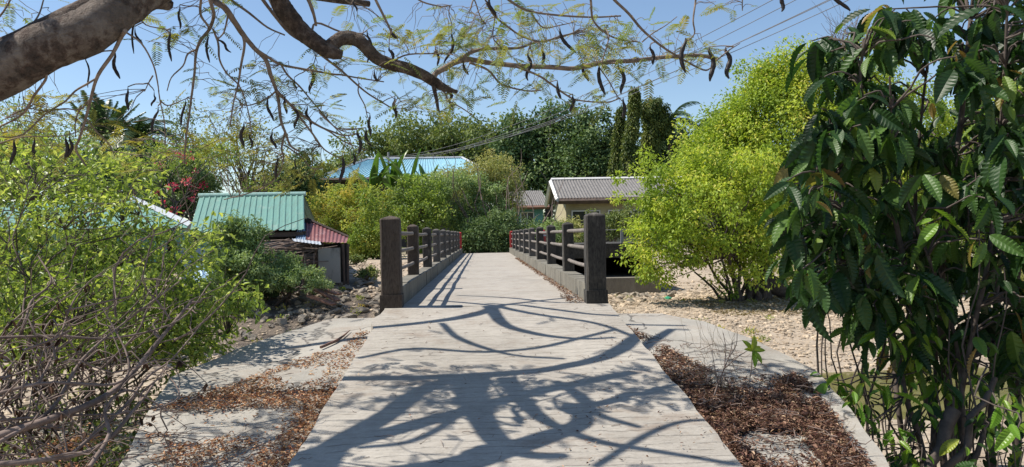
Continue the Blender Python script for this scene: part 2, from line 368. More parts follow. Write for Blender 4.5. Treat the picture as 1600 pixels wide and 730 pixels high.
def ground_mat():
    m, nt, bs = mat('sandy_ground'); v = coords(nt)
    big = noi(nt, v, .35, 6, .65); fine = noi(nt, v, 18, 6, .75)
    base = ramp(nt, [(.32, (.27, .20, .135)), (.5, (.37, .285, .20)), (.7, (.44, .355, .26))], big).outputs[0]
    vo = nd(nt, 'ShaderNodeTexVoronoi'); vo.inputs['Scale'].default_value = 9; nt.links.new(v, vo.inputs['Vector'])
    base = mixc(nt, .35, base, ramp(nt, [(0, (.20, .16, .12)), (.5, (.44, .37, .28)), (1, (.60, .54, .44))], vo.outputs['Color']).outputs[0])
    base = mixc(nt, .4, base, ramp(nt, [(.3, (.22, .17, .12)), (.7, (.56, .49, .39))], fine).outputs[0])
    damp = ramp(nt, [(.50, 0.0), (.64, 1.0)], noi(nt, v, .8, 7, .7)).outputs[0]
    base = mixc(nt, mth(nt, 'MULTIPLY', damp, .45), base, (.17, .13, .09))
    # the bank under the shack is mixed toward a dark brown
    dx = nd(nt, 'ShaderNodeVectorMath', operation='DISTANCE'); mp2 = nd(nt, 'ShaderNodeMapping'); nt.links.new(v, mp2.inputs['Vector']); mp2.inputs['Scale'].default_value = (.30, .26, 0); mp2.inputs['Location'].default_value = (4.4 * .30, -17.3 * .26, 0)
    nt.links.new(mp2.outputs[0], dx.inputs[0]); bank_dark = ramp(nt, [(.62, 1.0), (1.0, 0.0)], mth(nt, 'ADD', dx.outputs['Value'], mth(nt, 'MULTIPLY', mth(nt, 'SUBTRACT', damp, .4), -.25))).outputs[0]
    base = mixc(nt, mth(nt, 'MULTIPLY', bank_dark, .85), base, (.085, .066, .05))
    # fields beyond the stream are greener
    sep = nd(nt, 'ShaderNodeSeparateXYZ'); nt.links.new(v, sep.inputs[0])
    gr = nd(nt, 'ShaderNodeMapRange'); gr.inputs['From Min'].default_value = 34; gr.inputs['From Max'].default_value = 48; nt.links.new(sep.outputs[1], gr.inputs['Value'])
    base = mixc(nt, gr.outputs[0], base, (.10, .11, .045))
    nt.links.new(base, bs.inputs['Base Color']); bs.inputs['Roughness'].default_value = .95
    bump(nt, bs, mth(nt, 'ADD', fine, vo.outputs[0]), .8, .03); return m
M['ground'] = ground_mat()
def water_mat():
    m, nt, bs = mat('pond_water'); n = noi(nt, coords(nt), 3, 4, .6)
    c = ramp(nt, [(.35, (.13, .12, .045)), (.65, (.20, .18, .08))], n).outputs[0]
    nt.links.new(c, bs.inputs['Base Color']); bs.inputs['Roughness'].default_value = .12
    bump(nt, bs, noi(nt, coords(nt), 14, 3, .5), .15, .01); return m
M['water'] = water_mat()
# ---------------------------------------------------------------- the ground
def sstep(a, b, x):
    t = np.clip((x - a) / (b - a), 0, 1); return t * t * (3 - 2 * t)
def height(x, y, rough=True):
    x = np.asarray(x, float); y = np.asarray(y, float)
    left = sstep(13.5, 23, y) * 1.17; right = sstep(31, 38, y) * 1.22
    w = sstep(-1.5, 1.5, x)
    h = -1.27 + left * (1 - w) + right * w
    h = h - 0.28 * np.exp(-(((x - 7.5) / 3.6) ** 4) - ((y - 9.9) / 1.5) ** 4) - .10 * np.exp(-((x - 6) / 6) ** 2 - ((y - 9.5) / 3) ** 2)
    h = h + 0.12 * np.exp(-((x - P(1150, 485, 20).x) / 3) ** 2 - ((y - 20.5) / 2.0) ** 2)
    return h
def hz(x, y):
    return float(height(x, y)) + 0.06 * noise.noise(Vector((x * .5, y * .5, 0))) + 0.02 * noise.noise(Vector((x * 2.1, y * 2.1, 3)))
def axis(n, half, c, k=5.2):
    t = np.linspace(-1, 1, n); return c + half * np.sinh(k * t) / np.sinh(k)
mb = MB()
gx, gy = axis(171, 900, 1, 6.4), axis(201, 1100, 14, 6.0)
X, Y_ = np.meshgrid(gx, gy); Z = np.array([[hz(x, y) for x in gx] for y in gy])
V = np.stack([X, Y_, Z], -1).reshape(-1, 3); nx = len(gx)
i, j = np.meshgrid(np.arange(len(gy) - 1), np.arange(nx - 1), indexing='ij')
mb.add(V, np.stack([i * nx + j, i * nx + j + 1, (i + 1) * nx + j + 1, (i + 1) * nx + j], -1).reshape(-1, 4))
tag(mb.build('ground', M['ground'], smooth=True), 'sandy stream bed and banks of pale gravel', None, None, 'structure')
mb = MB(); a = np.linspace(0, 2 * np.pi, 40, endpoint=False)
mb.poly([(7.6 + 4.4 * math.cos(t), 9.8 + 1.9 * math.sin(t), -1.42) for t in a])
tag(mb.build('water', M['water']), 'shallow murky pool beside the approach', None, None, 'structure')

# ---------------------------------------------------------------- approach road (sloping) and its side aprons
def ragged(p, q, n, amp, seed=0):
    out = []
    for k in range(n):
        t = k / n; v = Vector(p).lerp(Vector(q), t)
        if k: v.x += amp * noise.noise(Vector((v.x * 3 + seed, v.y * 2.3, seed))); v.y += amp * .6 * noise.noise(Vector((v.x * 3, v.y * 2.3, seed + 5)))
        out.append(v)
    return out
mb = MB()
XL, XR = -1.03, 1.30
ysr = np.linspace(-3.0, 8.0, 111); nxr = 25
ring = []
for y in ysr:
    l = XL + .014 * noise.noise(Vector((0, y * 1.9, 1))) + .012 * noise.noise(Vector((0, y * 8, 1)))
    r = XR + .014 * noise.noise(Vector((4, y * 1.9, 1))) + .012 * noise.noise(Vector((7, y * 8, 1)))
    if 7.1 < y < 7.75: l -= .05 * math.sin((y - 7.1) / .65 * math.pi)
    xs = np.linspace(l, r, nxr)
    ring.append([(x, y, ramp_z(y) + .006 * noise.noise(Vector((x * 2, y * 3, 0)))) for x in xs])
V = arr(ring).reshape(-1, 3); nr = len(ysr)
i, j = np.meshgrid(np.arange(nr - 1), np.arange(nxr - 1), indexing='ij')
mb.add(V, np.stack([i * nxr + j, i * nxr + j + 1, (i + 1) * nxr + j + 1, (i + 1) * nxr + j], -1).reshape(-1, 4))
for c, flip in ((0, 0), (nxr - 1, 1)):
    E = arr([ring[k][c] for k in range(nr)]); B = E.copy(); B[:, 2] -= .35
    F_ = [[k, nr + k, nr + k + 1, k + 1] for k in range(nr - 1)]
    mb.add(np.vstack([E, B]), [f[::-1] for f in F_] if flip else F_)
tag(mb.build('road', M['road']), 'sloping concrete approach with trowel lines', None, None, 'structure')

def apron(outline, seed):
    pts = []
    for k in range(len(outline)):
        pts += ragged(outline[k], outline[(k + 1) % len(outline)], 7, .03, seed)
    mb = MB(); mb.prism(pts, -1.6); return mb.build('pavement', M['slab'])
AD = -0.085
aL = [RP(x, y, AD) for x, y in ((592, 481), (520, 493), (450, 513), (380, 537), (320, 562), (265, 590), (185, 730), (120, 850))]
aL = [Vector((XL - .0, 7.92, ramp_z(7.92) + AD))] + aL[1:] + [Vector((-1.75, -2, ramp_z(-2) + AD)), Vector((XL + .1, -2, ramp_z(-2) + AD)), Vector((XL + .1, 4, ramp_z(4) + AD))]
for v in aL[1:5]: v.z -= .03
o = apron(aL[::-1] if False else aL, 2); tag(o, 'cracked concrete apron on the left of the approach, bare at its far end', None, None, 'structure')
aR = [RP(x, y, AD) for x, y in ((972, 487), (1035, 490), (1100, 502), (1180, 532), (1272, 577), (1330, 640), (1390, 730), (1470, 850))]
aR = [Vector((XR - .1, 7.9, ramp_z(7.9) + AD))] + aR[1:] + [Vector((1.95, -2, ramp_z(-2) + AD)), Vector((XR - .1, -2, ramp_z(-2) + AD))]
o = apron(aR[::-1], 9); tag(o, 'concrete apron on the right of the approach, mostly under leaf litter', None, None, 'structure')

# ---------------------------------------------------------------- the bridge
BX = 0.105
bridge = empty('bridge', (BX, 8.0, 0), 'narrow concrete footbridge with mouldy post and rail parapets ending in red posts', 'bridge')
Y1 = 8.0 + 9 * 2.68 + .25
mb = MB(); ysd = np.linspace(8.0, Y1, 60); xs = np.linspace(-.87, 1.08, 14)
V = arr([[(x, y, .004 * noise.noise(Vector((x * 2, y, 0)))) for x in xs] for y in ysd]).reshape(-1, 3)
i, j = np.meshgrid(np.arange(59), np.arange(13), indexing='ij')
mb.add(V, np.stack([i * 14 + j, i * 14 + j + 1, (i + 1) * 14 + j + 1, (i + 1) * 14 + j], -1).reshape(-1, 4))
part(mb, 'deck', M['road'], bridge)
mb = MB(); mb.box((-1.10, 8.003, -.36), (1.31, Y1, -.012)); part(mb, 'slab', M['wall_stone'], bridge)
mb = MB(); mb.box((-1.06, 7.55, -1.7), (1.28, 7.99, -.365)); part(mb, 'abutment', M['wall_stone'], bridge)
mb = MB(); mb.box((-1.4, Y1 - .1, -1.7), (1.6, Y1 + .5, -.365)); part(mb, 'abutment', M['wall_stone'], bridge)
for yy in (16.3, 24.3):
    mb = MB(); mb.box((-1.0, yy, -1.7), (1.2, yy + .35, -.365)); part(mb, 'pier', M['wall_stone'], bridge)
def post_mb(x, y, w, d, h, base=True):
    mb = MB(); c = .018 if w > .18 else .011; z0 = -.01
    # chamfered shaft
    def ringz(z, k, kk=1.0):
        a, b = w / 2 * k, d / 2 * k; cc = c * kk
        return [(x - a + cc, y - b, z), (x + a - cc, y - b, z), (x + a, y - b + cc, z), (x + a, y + b - cc, z), (x + a - cc, y + b, z), (x - a + cc, y + b, z), (x - a, y + b - cc, z), (x - a, y - b + cc, z)]
    nz = 9; rows = [ringz(z0 + (h - .040 - z0) * t, 1) for t in np.linspace(0, 1, nz)] + [ringz(h - .028, .93), ringz(h - .008, .45, .6), ringz(h, .12, .2)]
    V = arr(rows); V = V + RS.uniform(-.003, .003, V.shape); n = len(rows)
    mb.add(V.reshape(-1, 3), [[k * 8 + j, k * 8 + (j + 1) % 8, (k + 1) * 8 + (j + 1) % 8, (k + 1) * 8 + j] for k in range(n - 1) for j in range(8)])
    mb.poly(V[-1])
    return mb
posts = {}
for side in (-1, 1):
    xin, xout = (-.87, -1.07) if side < 0 else (1.08, 1.28)
    xc = (xin + xout) / 2
    # kerb in ten segments read as one upstand per bay
    for k in range(9):
        y0 = 8.0 + k * 2.68 + .12; y1 = 8.0 + (k + 1) * 2.68 + .118
        mb = MB()
        nseg = 3
        for q in range(nseg):
            ya = y0 + (y1 - y0) * q / nseg; yb = y0 + (y1 - y0) * (q + 1) / nseg - .008
            j = RS.uniform(-.006, .006)
            lo = (min(xin, xout) - .0 + j, ya, -.01); hi = (max(xin, xout) + j, yb, .205 + RS.uniform(-.006, .006))
            mb.box(lo, hi, jit=.004)
        part(mb, 'kerb', M['kerb'], bridge)
    for k in range(10):
        y = 8.0 + k * 2.68 + .11
        first = k == 0; last = k == 9
        w = .205 if first else .15; h = .955 if first else .90 + RS.uniform(-.008, .012)
        xm = xc if first else (xc + side * .012)
        mb = post_mb(xm, y, w, .21 if first else .16, h)
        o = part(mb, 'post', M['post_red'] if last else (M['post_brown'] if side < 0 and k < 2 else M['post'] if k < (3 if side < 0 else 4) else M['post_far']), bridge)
        if last: o['label'] = 'red painted end post'
        elif first:
            o['label'] = 'tall thick end post black with mould' if side > 0 else 'tall thick end post brown with mould'
            mb = MB(); mb.box((xm - w / 2 - .012, y - .21 / 2 - .014, -.05), (xm + w / 2 + .012, y + .21 / 2 + .012, .135), taper=.985, jit=.003)
            part(mb, 'plinth', M['post_brown'] if side < 0 else M['post'], bridge)
    for k in range(9):
        ya = 8.0 + k * 2.68 + .11 + .07; yb = 8.0 + (k + 1) * 2.68 + .11 - .07
        for z in (.775, .575, .365):
            mb = MB(); n = 8
            sag = RS.uniform(.0, .012)
            pts = [(xc + side * .012 + .004 * math.sin(t * 9 + k), ya + (yb - ya) * t, z + .012 * (t - .5) * RS.uniform(-1, 1) - sag * math.sin(math.pi * t)) for t in np.linspace(0, 1, n)]
            mb.tube(pts, .024, 8, rough=.04); part(mb, 'rail', M['rail'], bridge, smooth=True)

# ---------------------------------------------------------------- sheet roofs
def sheet(a, b, c, d, ribs, amp, trap=True, vdiv=1):
    """corrugated sheet: a-b top edge, d-c bottom edge, ribs run a->d"""
    a, b, c, d = map(Vector, (a, b, c, d)); n = (b - a).cross(d - a).normalized()
    if n.z < 0: n = -n
    prof = [(0, 0), (.55, 0), (.66, 1), (.88, 1), (1.0, 0)] if trap else [(k / 6, .5 + .5 * math.cos(2 * math.pi * k / 6)) for k in range(7)]
    us = []
    for r in range(ribs):
        for (t, h) in prof[:-1]: us.append(((r + t) / ribs, h))
    us.append((1.0, prof[-1][1]))
    mb = MB(); rows = []
    for q in range(vdiv + 1):
        v = q / vdiv
        rows.append([tuple(a.lerp(b, u).lerp(d.lerp(c, u), v) + n * (h * amp)) for u, h in us])
    m = len(us); V = arr(rows).reshape(-1, 3)
    mb.add(V, [[q * m + k, (q + 1) * m + k, (q + 1) * m + k + 1, q * m + k + 1] for q in range(vdiv) for k in range(m - 1)])
    return mb
def solid(o, t=.012):
    s = o.modifiers.new('thickness', 'SOLIDIFY'); s.thickness = t; s.offset = 0; return o
def quad_wall(a, b, z0, z1, t=.08, mb=None):
    """upright wall from a to b (xy), z0..z1"""
    mb = mb or MB(); a = Vector((a[0], a[1], 0)); b = Vector((b[0], b[1], 0)); n = (b - a).cross(Vector((0, 0, 1))).normalized() * t
    V = []
    for z in (z0, z1):
        for p in (a, b, b - n, a - n): V.append((p.x, p.y, z))
    mb.add(V, [[0, 3, 2, 1], [4, 5, 6, 7], [0, 1, 5, 4], [1, 2, 6, 5], [2, 3, 7, 6], [3, 0, 4, 7]]); return mb
def bar(mb, a, b, w, h=None):
    mb.tube([a, b], w / 2 * 1.41, 4); return mb

# teal roofed shack
Ye, Yr = 19.6, 21.6
sh = empty('shack', (P(390, 400, 20.5).x, 20.6, hz(-6, 20.6)), 'ramshackle shack with a teal ribbed metal roof half hidden by a round bush', 'shack')
tl, tr, br, bl = P(312, 307, Yr), P(475, 305, Yr), P(476, 360, Ye), P(296, 362, Ye)
tr.z = tl.z = (tr.z + tl.z) / 2; br.z = bl.z = (br.z + bl.z) / 2
part(sheet(tl, tr, br, bl, 18, .022), 'roof', M['teal'], sh); solid(bpy.context.scene.objects[-1] if False else sh.children[0] if sh.children else None) if False else None
roof_b = sheet(tl, tr, Vector((tr.x, Yr + 2.0, br.z)), Vector((tl.x, Yr + 2.0, bl.z)), 18, .022); part(roof_b, 'roof', M['teal'], sh)
mb = MB(); mb.tube([tl + Vector((-.03, 0, .03)), tr + Vector((.05, 0, .03))], .06, 8); part(mb, 'ridge_cap', M['tealpale'], sh)
mb = MB()
for t in (0.02, .5, .98):
    p = bl.lerp(br, t); mb.box((p.x - .05, Ye + .12, hz(p.x, Ye) - .2), (p.x + .05, Ye + .22, p.z - .03))
mb.box((bl.x, Ye + .1, bl.z - .16), (br.x - .05, Ye + .18, bl.z - .05)); part(mb, 'timber_frame', M['darkwood'], sh)
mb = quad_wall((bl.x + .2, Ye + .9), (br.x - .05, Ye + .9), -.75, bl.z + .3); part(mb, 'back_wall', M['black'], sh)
q0, q1 = P(300, 388, Ye), P(345, 440, Ye)
mb = quad_wall((q0.x - .3, Ye + .05), (q1.x, Ye + .05), q1.z - .2, q0.z); part(mb, 'wall_panel', M['bluegrey'], sh, label='pale blue painted wall panel')
q0, q1 = P(412, 378, Ye), P(500, 436, Ye)
for k in range(7):                       # weathered boards, each its own lath inside one wall
    pass
mb = MB(); zt, zb = q0.z, q1.z - .25; nb = 8
for k in range(nb):
    za = zb + (zt - zb) * k / nb; h_ = (zt - zb) / nb
    j = RS.uniform(-.03, .03, 4)
    x0, x1 = q0.x - .1 + j[0], q1.x + .12 + j[1]
    V = [(x0, Ye + .05, za + j[2]), (x1, Ye + .05, za + j[3]), (x1, Ye + .05, za + h_ * .86 + j[3]), (x0, Ye + .05, za + h_ * .86 + j[2])]
    V += [(v[0], v[1] + .035, v[2]) for v in V]
    mb.add(V, [[0, 1, 2, 3], [7, 6, 5, 4], [0, 4, 5, 1], [1, 5, 6, 2], [2, 6, 7, 3], [3, 7, 4, 0]], RS.rand())
part(mb, 'board_wall', M['wood_grey'], sh)
# lean-to with the faded red sheet
lt = empty('lean_to', (P(515, 440, 19.4).x, 19.4, -.5), 'low lean-to with faded red corrugated roof and stained concrete panel against the teal shack', 'lean-to')
a_, b_, c_, d_ = P(479, 344, 20.7), P(544, 372, 20.7), P(541, 380, 19.3), P(478, 378, 19.3)
part(sheet(a_, b_, c_, d_, 11, .018, False, 2), 'roof', M['red_roof'], lt)
e0, e1 = P(466, 346, 20.72), P(462, 379, 19.32)
part(sheet(e0, a_ - Vector((.01, 0, 0)), d_ - Vector((.01, 0, .0)), e1, 4, .018, False, 2), 'roof_sheet', M['bluegrey'], lt, label='blue grey sheet at the end of the red roof')
mb = MB(); bar(mb, a_ + Vector((0, 0, .03)), b_ + Vector((0, 0, .03)), .06); part(mb, 'fascia', M['darkwood'], lt)
f0, f1, f2, f3 = P(456, 373, 19.25), P(500, 378, 19.25), P(502, 383, 18.9), P(458, 377, 18.9)
part(sheet(f0, f1, f2, f3, 8, .012, False), 'eave_sheet', M['zinc'], lt)
g0, g1 = P(497, 388, 19.2), P(532, 442, 19.2)
mb = quad_wall((g0.x, 19.2), (g1.x, 19.2), g1.z, g0.z, .06); part(mb, 'concrete_panel', M['panelwall'], lt)
h0, h1 = P(470, 380, 19.7), P(541, 445, 19.7)
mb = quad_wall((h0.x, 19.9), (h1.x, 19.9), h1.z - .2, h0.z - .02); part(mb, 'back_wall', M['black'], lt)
mb = MB()
for px in (472, 495, 537, 541):
    p = P(px, 380, 19.3); mb.tube([(p.x, 19.35, -.8), (p.x + RS.uniform(-.04, .04), 19.35, c_.z - .02)], .035, 6)
part(mb, 'timber_post', M['darkwood'], lt)
# crooked sticks piled behind the laths
mb = MB()
for k in range(46):
    p = P(RS.uniform(415, 500), RS.uniform(376, 425), 19.1 + RS.uniform(0, .4)); l = RS.uniform(.4, 1.1); t = RS.uniform(-.25, .25)
    mb.tube([p - Vector((l / 2, 0, t * l / 2)), p + Vector((0, RS.uniform(-.05, .05), RS.uniform(-.05, .05))), p + Vector((l / 2, 0, t * l / 2))], [.02, .008], 5, smooth=2, tone=RS.rand())
for k in range(4):
    p = P(445 + k * 14, 440, 19.0); mb.tube([(p.x, 19.05, hz(p.x, 19) - .1), (p.x + .05, 19.1, hz(p.x, 19) + .9)], .025, 5)
tag(mb.build('brushwood', M['dead']), 'dry sticks stacked against the grey board wall of the teal shack', 'brushwood', None, 'stuff')

# second teal roofed house on the left
hs = empty('house', (P(120, 400, 24).x, 24, hz(-12, 24)), 'long low house with a pale teal metal roof seen through the leafy left bush', 'house')
a_, b_ = P(-60, 312, 27), P(207, 313, 27); a_.z = b_.z; c_, d_ = P(297, 356, 22), P(-60, 350, 22); d_.z = c_.z
part(sheet(a_, b_, c_, d_, 30, .025), 'roof', M['teal'], hs)
part(sheet(a_, b_, Vector((b_.x + 1.2, 32, c_.z)), Vector((a_.x, 32, c_.z)), 30, .025), 'roof', M['teal'], hs)
mb = MB(); bar(mb, b_ + Vector((.03, 0, .04)), c_ + Vector((.05, 0, .05)), .16); part(mb, 'verge_board', M['whiteblue'], hs)
mb = MB(); bar(mb, a_ + Vector((0, 0, .03)), b_ + Vector((0, 0, .03)), .08); part(mb, 'ridge_cap', M['teal'], hs)
mb = quad_wall((a_.x, 23), (c_.x - .9, 23), -.6, c_.z - .03, .15); part(mb, 'wall', M['tealwall'], hs)
mb = quad_wall((c_.x - .9, 23), (c_.x - .9, 31), -.6, c_.z - .05, .15); part(mb, 'wall', M['tealwall'], hs)
mb = MB(); p = P(150, 390, 22.9); mb.box((p.x - .5, 22.94, -.1), (p.x + .5, 22.99, .75)); part(mb, 'window', M['glassdark'], hs)
# blue sheet lying on a stone ledge below
mb = sheet(P(308, 414, 18.6), P(338, 416, 18.6), P(341, 440, 18.0), P(300, 442, 18.0), 3, .03, False, 3)
o = mb.build('tin_sheet', M['tarp']); solid(o, .01); tag(o, 'pale blue metal sheet on the stone ledge below the teal shack', 'metal sheet')
mb = MB(); q = P(318, 442, 18.1); mb.box((q.x - .75, 17.9, hz(q.x, 18) - .3), (q.x + .6, 18.7, q.z - .03), jit=.06)
tag(mb.build('stone_ledge', M['wall_stone']), 'rough stone ledge under the pale blue metal sheet', 'ledge')

# house with the blue hipped roof
bh = empty('house', (P(640, 300, 65).x, 66, 0), 'house with a bright blue hipped roof standing behind the banana plants', 'house')
ez = P(497, 279, 62).z; rz = P(640, 249, 68).z
eL, eR = P(497, 279, 62).x, P(772, 275, 62).x; rL, rR = P(575, 250, 68).x, P(722, 248, 68).x
A, B, C_, D_ = Vector((rL, 68, rz)), Vector((rR, 68, rz)), Vector((eR, 62, ez)), Vector((eL, 62, ez)); E_, F_ = Vector((eR, 74, ez)), Vector((eL, 74, ez))
part(sheet(A, B, C_, D_, 46, .05), 'roof', M['blue_roof'], bh); part(sheet(B, A, F_, E_, 46, .05), 'roof', M['blue_roof'], bh)
part(sheet(A, A + Vector((.02, .02, 0)), D_, F_, 30, .05), 'roof', M['blue_roof'], bh); part(sheet(B, B + Vector((.02, .02, 0)), E_, C_, 30, .05), 'roof', M['blue_roof'], bh)
mb = MB()
for p, q in ((A, B), (A, D_), (B, C_)): bar(mb, p + Vector((0, 0, .08)), q + Vector((0, 0, .08)), .16)
part(mb, 'ridge_cap', M['whiteblue'], bh)
mb = MB(); bar(mb, D_ - Vector((0, 0, .12)), C_ - Vector((0, 0, .12)), .22); bar(mb, D_ - Vector((0, 0, .12)), F_ - Vector((0, 0, .12)), .22); part(mb, 'fascia', M['darkwood'], bh)
mb = MB(); mb.box((eL + .9, 63, -.2), (eR - .9, 73, ez - .05)); part(mb, 'wall', M['darkwood'], bh)
for px in (520, 545):
    p = P(px, 300, 62.9); mb = MB(); mb.box((p.x - .5, 62.93, p.z - .7), (p.x + .5, 62.98, p.z + .5)); part(mb, 'window', M['glassdark'], bh)

# house with the brown corrugated roof on the right
ph = empty('house', (8.5, 48, hz(8, 46)), 'cream walled house with a brown corrugated gable roof beyond the bridge', 'house')
ex0 = P(873, 311, 44.4).x; ex1 = ex0 + 11; ez = P(877, 311, 44.4).z; rz = P(862, 282, 48.6).z
A, B = Vector((ex0, 48.6, rz)), Vector((ex1, 48.6, rz)); C_, D_ = Vector((ex1, 44.4, ez)), Vector((ex0, 44.4, ez)); E_, F_ = Vector((ex1, 52.8, ez)), Vector((ex0, 52.8, ez))
part(sheet(A, B, C_, D_, 60, .05, False), 'roof', M['asbestos'], ph); part(sheet(B, A, F_, E_, 60, .05, False), 'roof', M['asbestos'], ph)
mb = MB(); bar(mb, A + Vector((-.05, 0, .06)), B + Vector((0, 0, .06)), .14); part(mb, 'ridge_cap', M['white'], ph)
mb = MB()
for p, q in ((A, D_), (A, F_)): bar(mb, p + Vector((-.05, 0, -.06)), q + Vector((-.05, 0, -.06)), .2)
part(mb, 'verge_board', M['white'], ph)
mb = MB(); bar(mb, D_ - Vector((0, -.05, .12)), C_ - Vector((0, -.05, .12)), .26); part(mb, 'fascia', M['darkwood'], ph)
wx = ex0 + .5; zt = ez - .1
mb = MB(); mb.box((wx, 45.2, -.4), (ex1 - .5, 52, zt)); part(mb, 'wall', M['cream'], ph)
mb = MB(); mb.poly([(wx + .01, 45.2, zt), (wx + .01, 48.6, rz - .25), (wx + .01, 52, zt)]); mb.poly([(wx + .15, 52, zt), (wx + .15, 48.6, rz - .25), (wx + .15, 45.2, zt)])
part(mb, 'gable', M['wood_brown'], ph)
p = P(906, 350, 45.2)
def window(root, x0, x1, z0, z1, y, frame=M['white']):
    mb = MB(); w = .07
    for lo, hi in (((x0, y - .05, z0), (x0 + w, y + .02, z1)), ((x1 - w, y - .05, z0), (x1, y + .02, z1)), ((x0 + w, y - .05, z1 - w), (x1 - w, y + .02, z1)), ((x0 + w, y - .05, z0), (x1 - w, y + .02, z0 + w)), (((x0 + x1) / 2 - .03, y - .045, z0 + w), ((x0 + x1) / 2 + .03, y + .02, z1 - w))): mb.box(lo, hi)
    f = part(mb, 'window', frame, root)
    mb = MB(); mb.box((x0 + w, y - .015, z0 + w), (x1 - w, y - .004, z1 - w)); g = mb.build('pane', M['glassdark']); g.parent = f; g.matrix_parent_inverse = f.matrix_parent_inverse.copy() if False else Matrix.Translation(Vector((0, 0, 0)))
    return f
zw = P(900, 329, 45.2).z
for xa, xb in ((893, 938), (950, 968), (985, 1010)):
    window(ph, P(xa, 340, 45.2).x, P(xb, 340, 45.2).x, zw - 1.25, zw, 45.18)
# small house with the grey roof beside it
sh2 = empty('house', (3.8, 58, 0), 'small house with a grey sheet roof and turquoise wall left of the cream house', 'house')
xA, xB = P(795, 300, 56).x, P(856, 300, 56).x; zr_, ze = P(825, 298, 58).z, P(825, 322, 55).z
A, B, C_, D_ = Vector((xA, 58.5, zr_)), Vector((xB - .3, 58.5, zr_)), Vector((xB, 55, ze)), Vector((xA, 55, ze))
part(sheet(A, B, C_, D_, 18, .05, False), 'roof', M['asbestos'], sh2); part(sheet(B, A, D_ + Vector((0, 7, 0)), C_ + Vector((0, 7, 0)), 18, .05, False), 'roof', M['asbestos'], sh2)
mb = MB(); bar(mb, D_ - Vector((0, 0, .1)), C_ - Vector((0, 0, .1)), .2); part(mb, 'fascia', M['wood_brown'], sh2)
mb = MB(); mb.box((xA + .3, 55.7, -.3), (xB - .4, 61.3, ze)); part(mb, 'wall', M['tealwall'], sh2)
window(sh2, xA + .8, xA + 1.8, ze - 1.3, ze - .4, 55.68)

# culvert slab with a dark opening on the right bank
cv = empty('culvert', (4.0, 26, -1.27), 'low blackened concrete culvert with a dark opening on the right bank', 'culvert')
zs, zb_, zf = P(960, 381, 26).z, P(960, 403, 26).z, P(960, 433, 26).z; x0c, x1c = 2.0, P(1020, 400, 26).x
mb = MB(); mb.box((x0c, 26, zb_), (x1c, 31, zs), jit=.015); part(mb, 'slab', M['post'], cv)
mb = MB(); mb.box((x0c - .1, 25.4, -1.5), (x1c + .1, 31, zf)); part(mb, 'apron', M['wall_stone'], cv)
mb = MB(); mb.box((x1c - .35, 26.05, zf - .02), (x1c, 31, zb_ - .003)); part(mb, 'side_wall', M['wall_stone'], cv)
mb = MB(); mb.box((x0c, 26.05, zf - .02), (x0c + .3, 31, zb_ - .003)); part(mb, 'side_wall', M['wall_stone'], cv)
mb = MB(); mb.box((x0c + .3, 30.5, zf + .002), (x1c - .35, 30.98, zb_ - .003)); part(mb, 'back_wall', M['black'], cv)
fn = empty('wire_fence', (P(972, 380, 26.5).x, 26.5, zs), 'grey pipe fence with one thin rail on the culvert slab', 'fence')
for px in (972, 925, 1018):
    p = P(px, 380, 26.5); mb = MB(); mb.box((p.x - .045, 26.46, zs - .02), (p.x + .045, 26.54, zs + .52)); part(mb, 'post', M['galv'], fn)
mb = MB(); p = P(900, 358, 26.5); mb.tube([(p.x, 26.5, zs + .48), (x1c + .2, 26.5, zs + .48)], .012, 6); part(mb, 'rail', M['galv'], fn)
# short red marker post
mp = empty('marker_post', (P(849, 400, 29).x, 29, zs - .1), 'short red marker post seen between the right bridge posts', 'post')
mb = MB(); b = Vector(mp.location); mb.tube([b, b + Vector((0, 0, .55)), b + Vector((0, 0, .60)), b + Vector((0, 0, .64))], [.12, .12, .12, .04], 12); part(mb, 'body', M['redpaint'], mp, True)
mb = MB(); mb.tube([b + Vector((0, 0, .40)), b + Vector((0, 0, .46))], .124, 12); part(mb, 'band', M['white'], mp, True)

# ---------------------------------------------------------------- pole and overhead wires
up = P(607, 246, 45)
pole = empty('utility_pole', (up.x, 45, 0), 'thin pale metal service pole rising among the banana plants', 'pole')
mb = MB(); mb.tube([(up.x, 45, -.1), (up.x, 45, up.z + .3)], [.075, .06], 10); part(mb, 'shaft', M['galv'], pole, True)
mb = MB(); mb.box((up.x - .35, 44.96, up.z), (up.x + .35, 45.04, up.z + .06)); part(mb, 'crossarm', M['galv'], pole)
for k, (m_, e_) in enumerate([((1085, 58), (1207, 0)), ((1085, 72), (1243, 0)), ((950, 133), (1262, 17)), ((1080, 92), (1294, 0)), ((1110, 96), (1300, 12))]):
    a_ = Vector((up.x - .3 + .15 * k, 45, up.z + .05 - (.2 if k % 2 else 0))); c_ = P(*e_, 15); 
    c2 = c_ + (c_ - P(*m_, 19)) * 1.3
    pts = []
    for t in np.linspace(0, 1, 28):
        p = a_.lerp(c2, t); p = p - Vector((0, 0, 1.3 * 4 * t * (1 - t) * .8)); pts.append(p)
    # lift so that the line passes through its seen point
    i_ = min(range(28), key=lambda q: abs(pts[q].y - c_.y)); corr = (c_ - pts[i_]); corr.y = 0; w_ = i_ / 27
    pts = [p + corr * (t / w_) for p, t in zip(pts, np.linspace(0, 1, 28))]
    mb = MB(); mb.tube(pts, .008, 5)
    tag(mb.build('power_line', M['wire'], smooth=True), ['highest overhead wire crossing the sky at the upper right', 'second overhead wire from the top at the upper right', 'middle overhead wire of the five at the upper right', 'fourth overhead wire from the top at the upper right', 'lowest overhead wire of the five at the upper right'][k], 'wire', 'wires running down to the service pole')
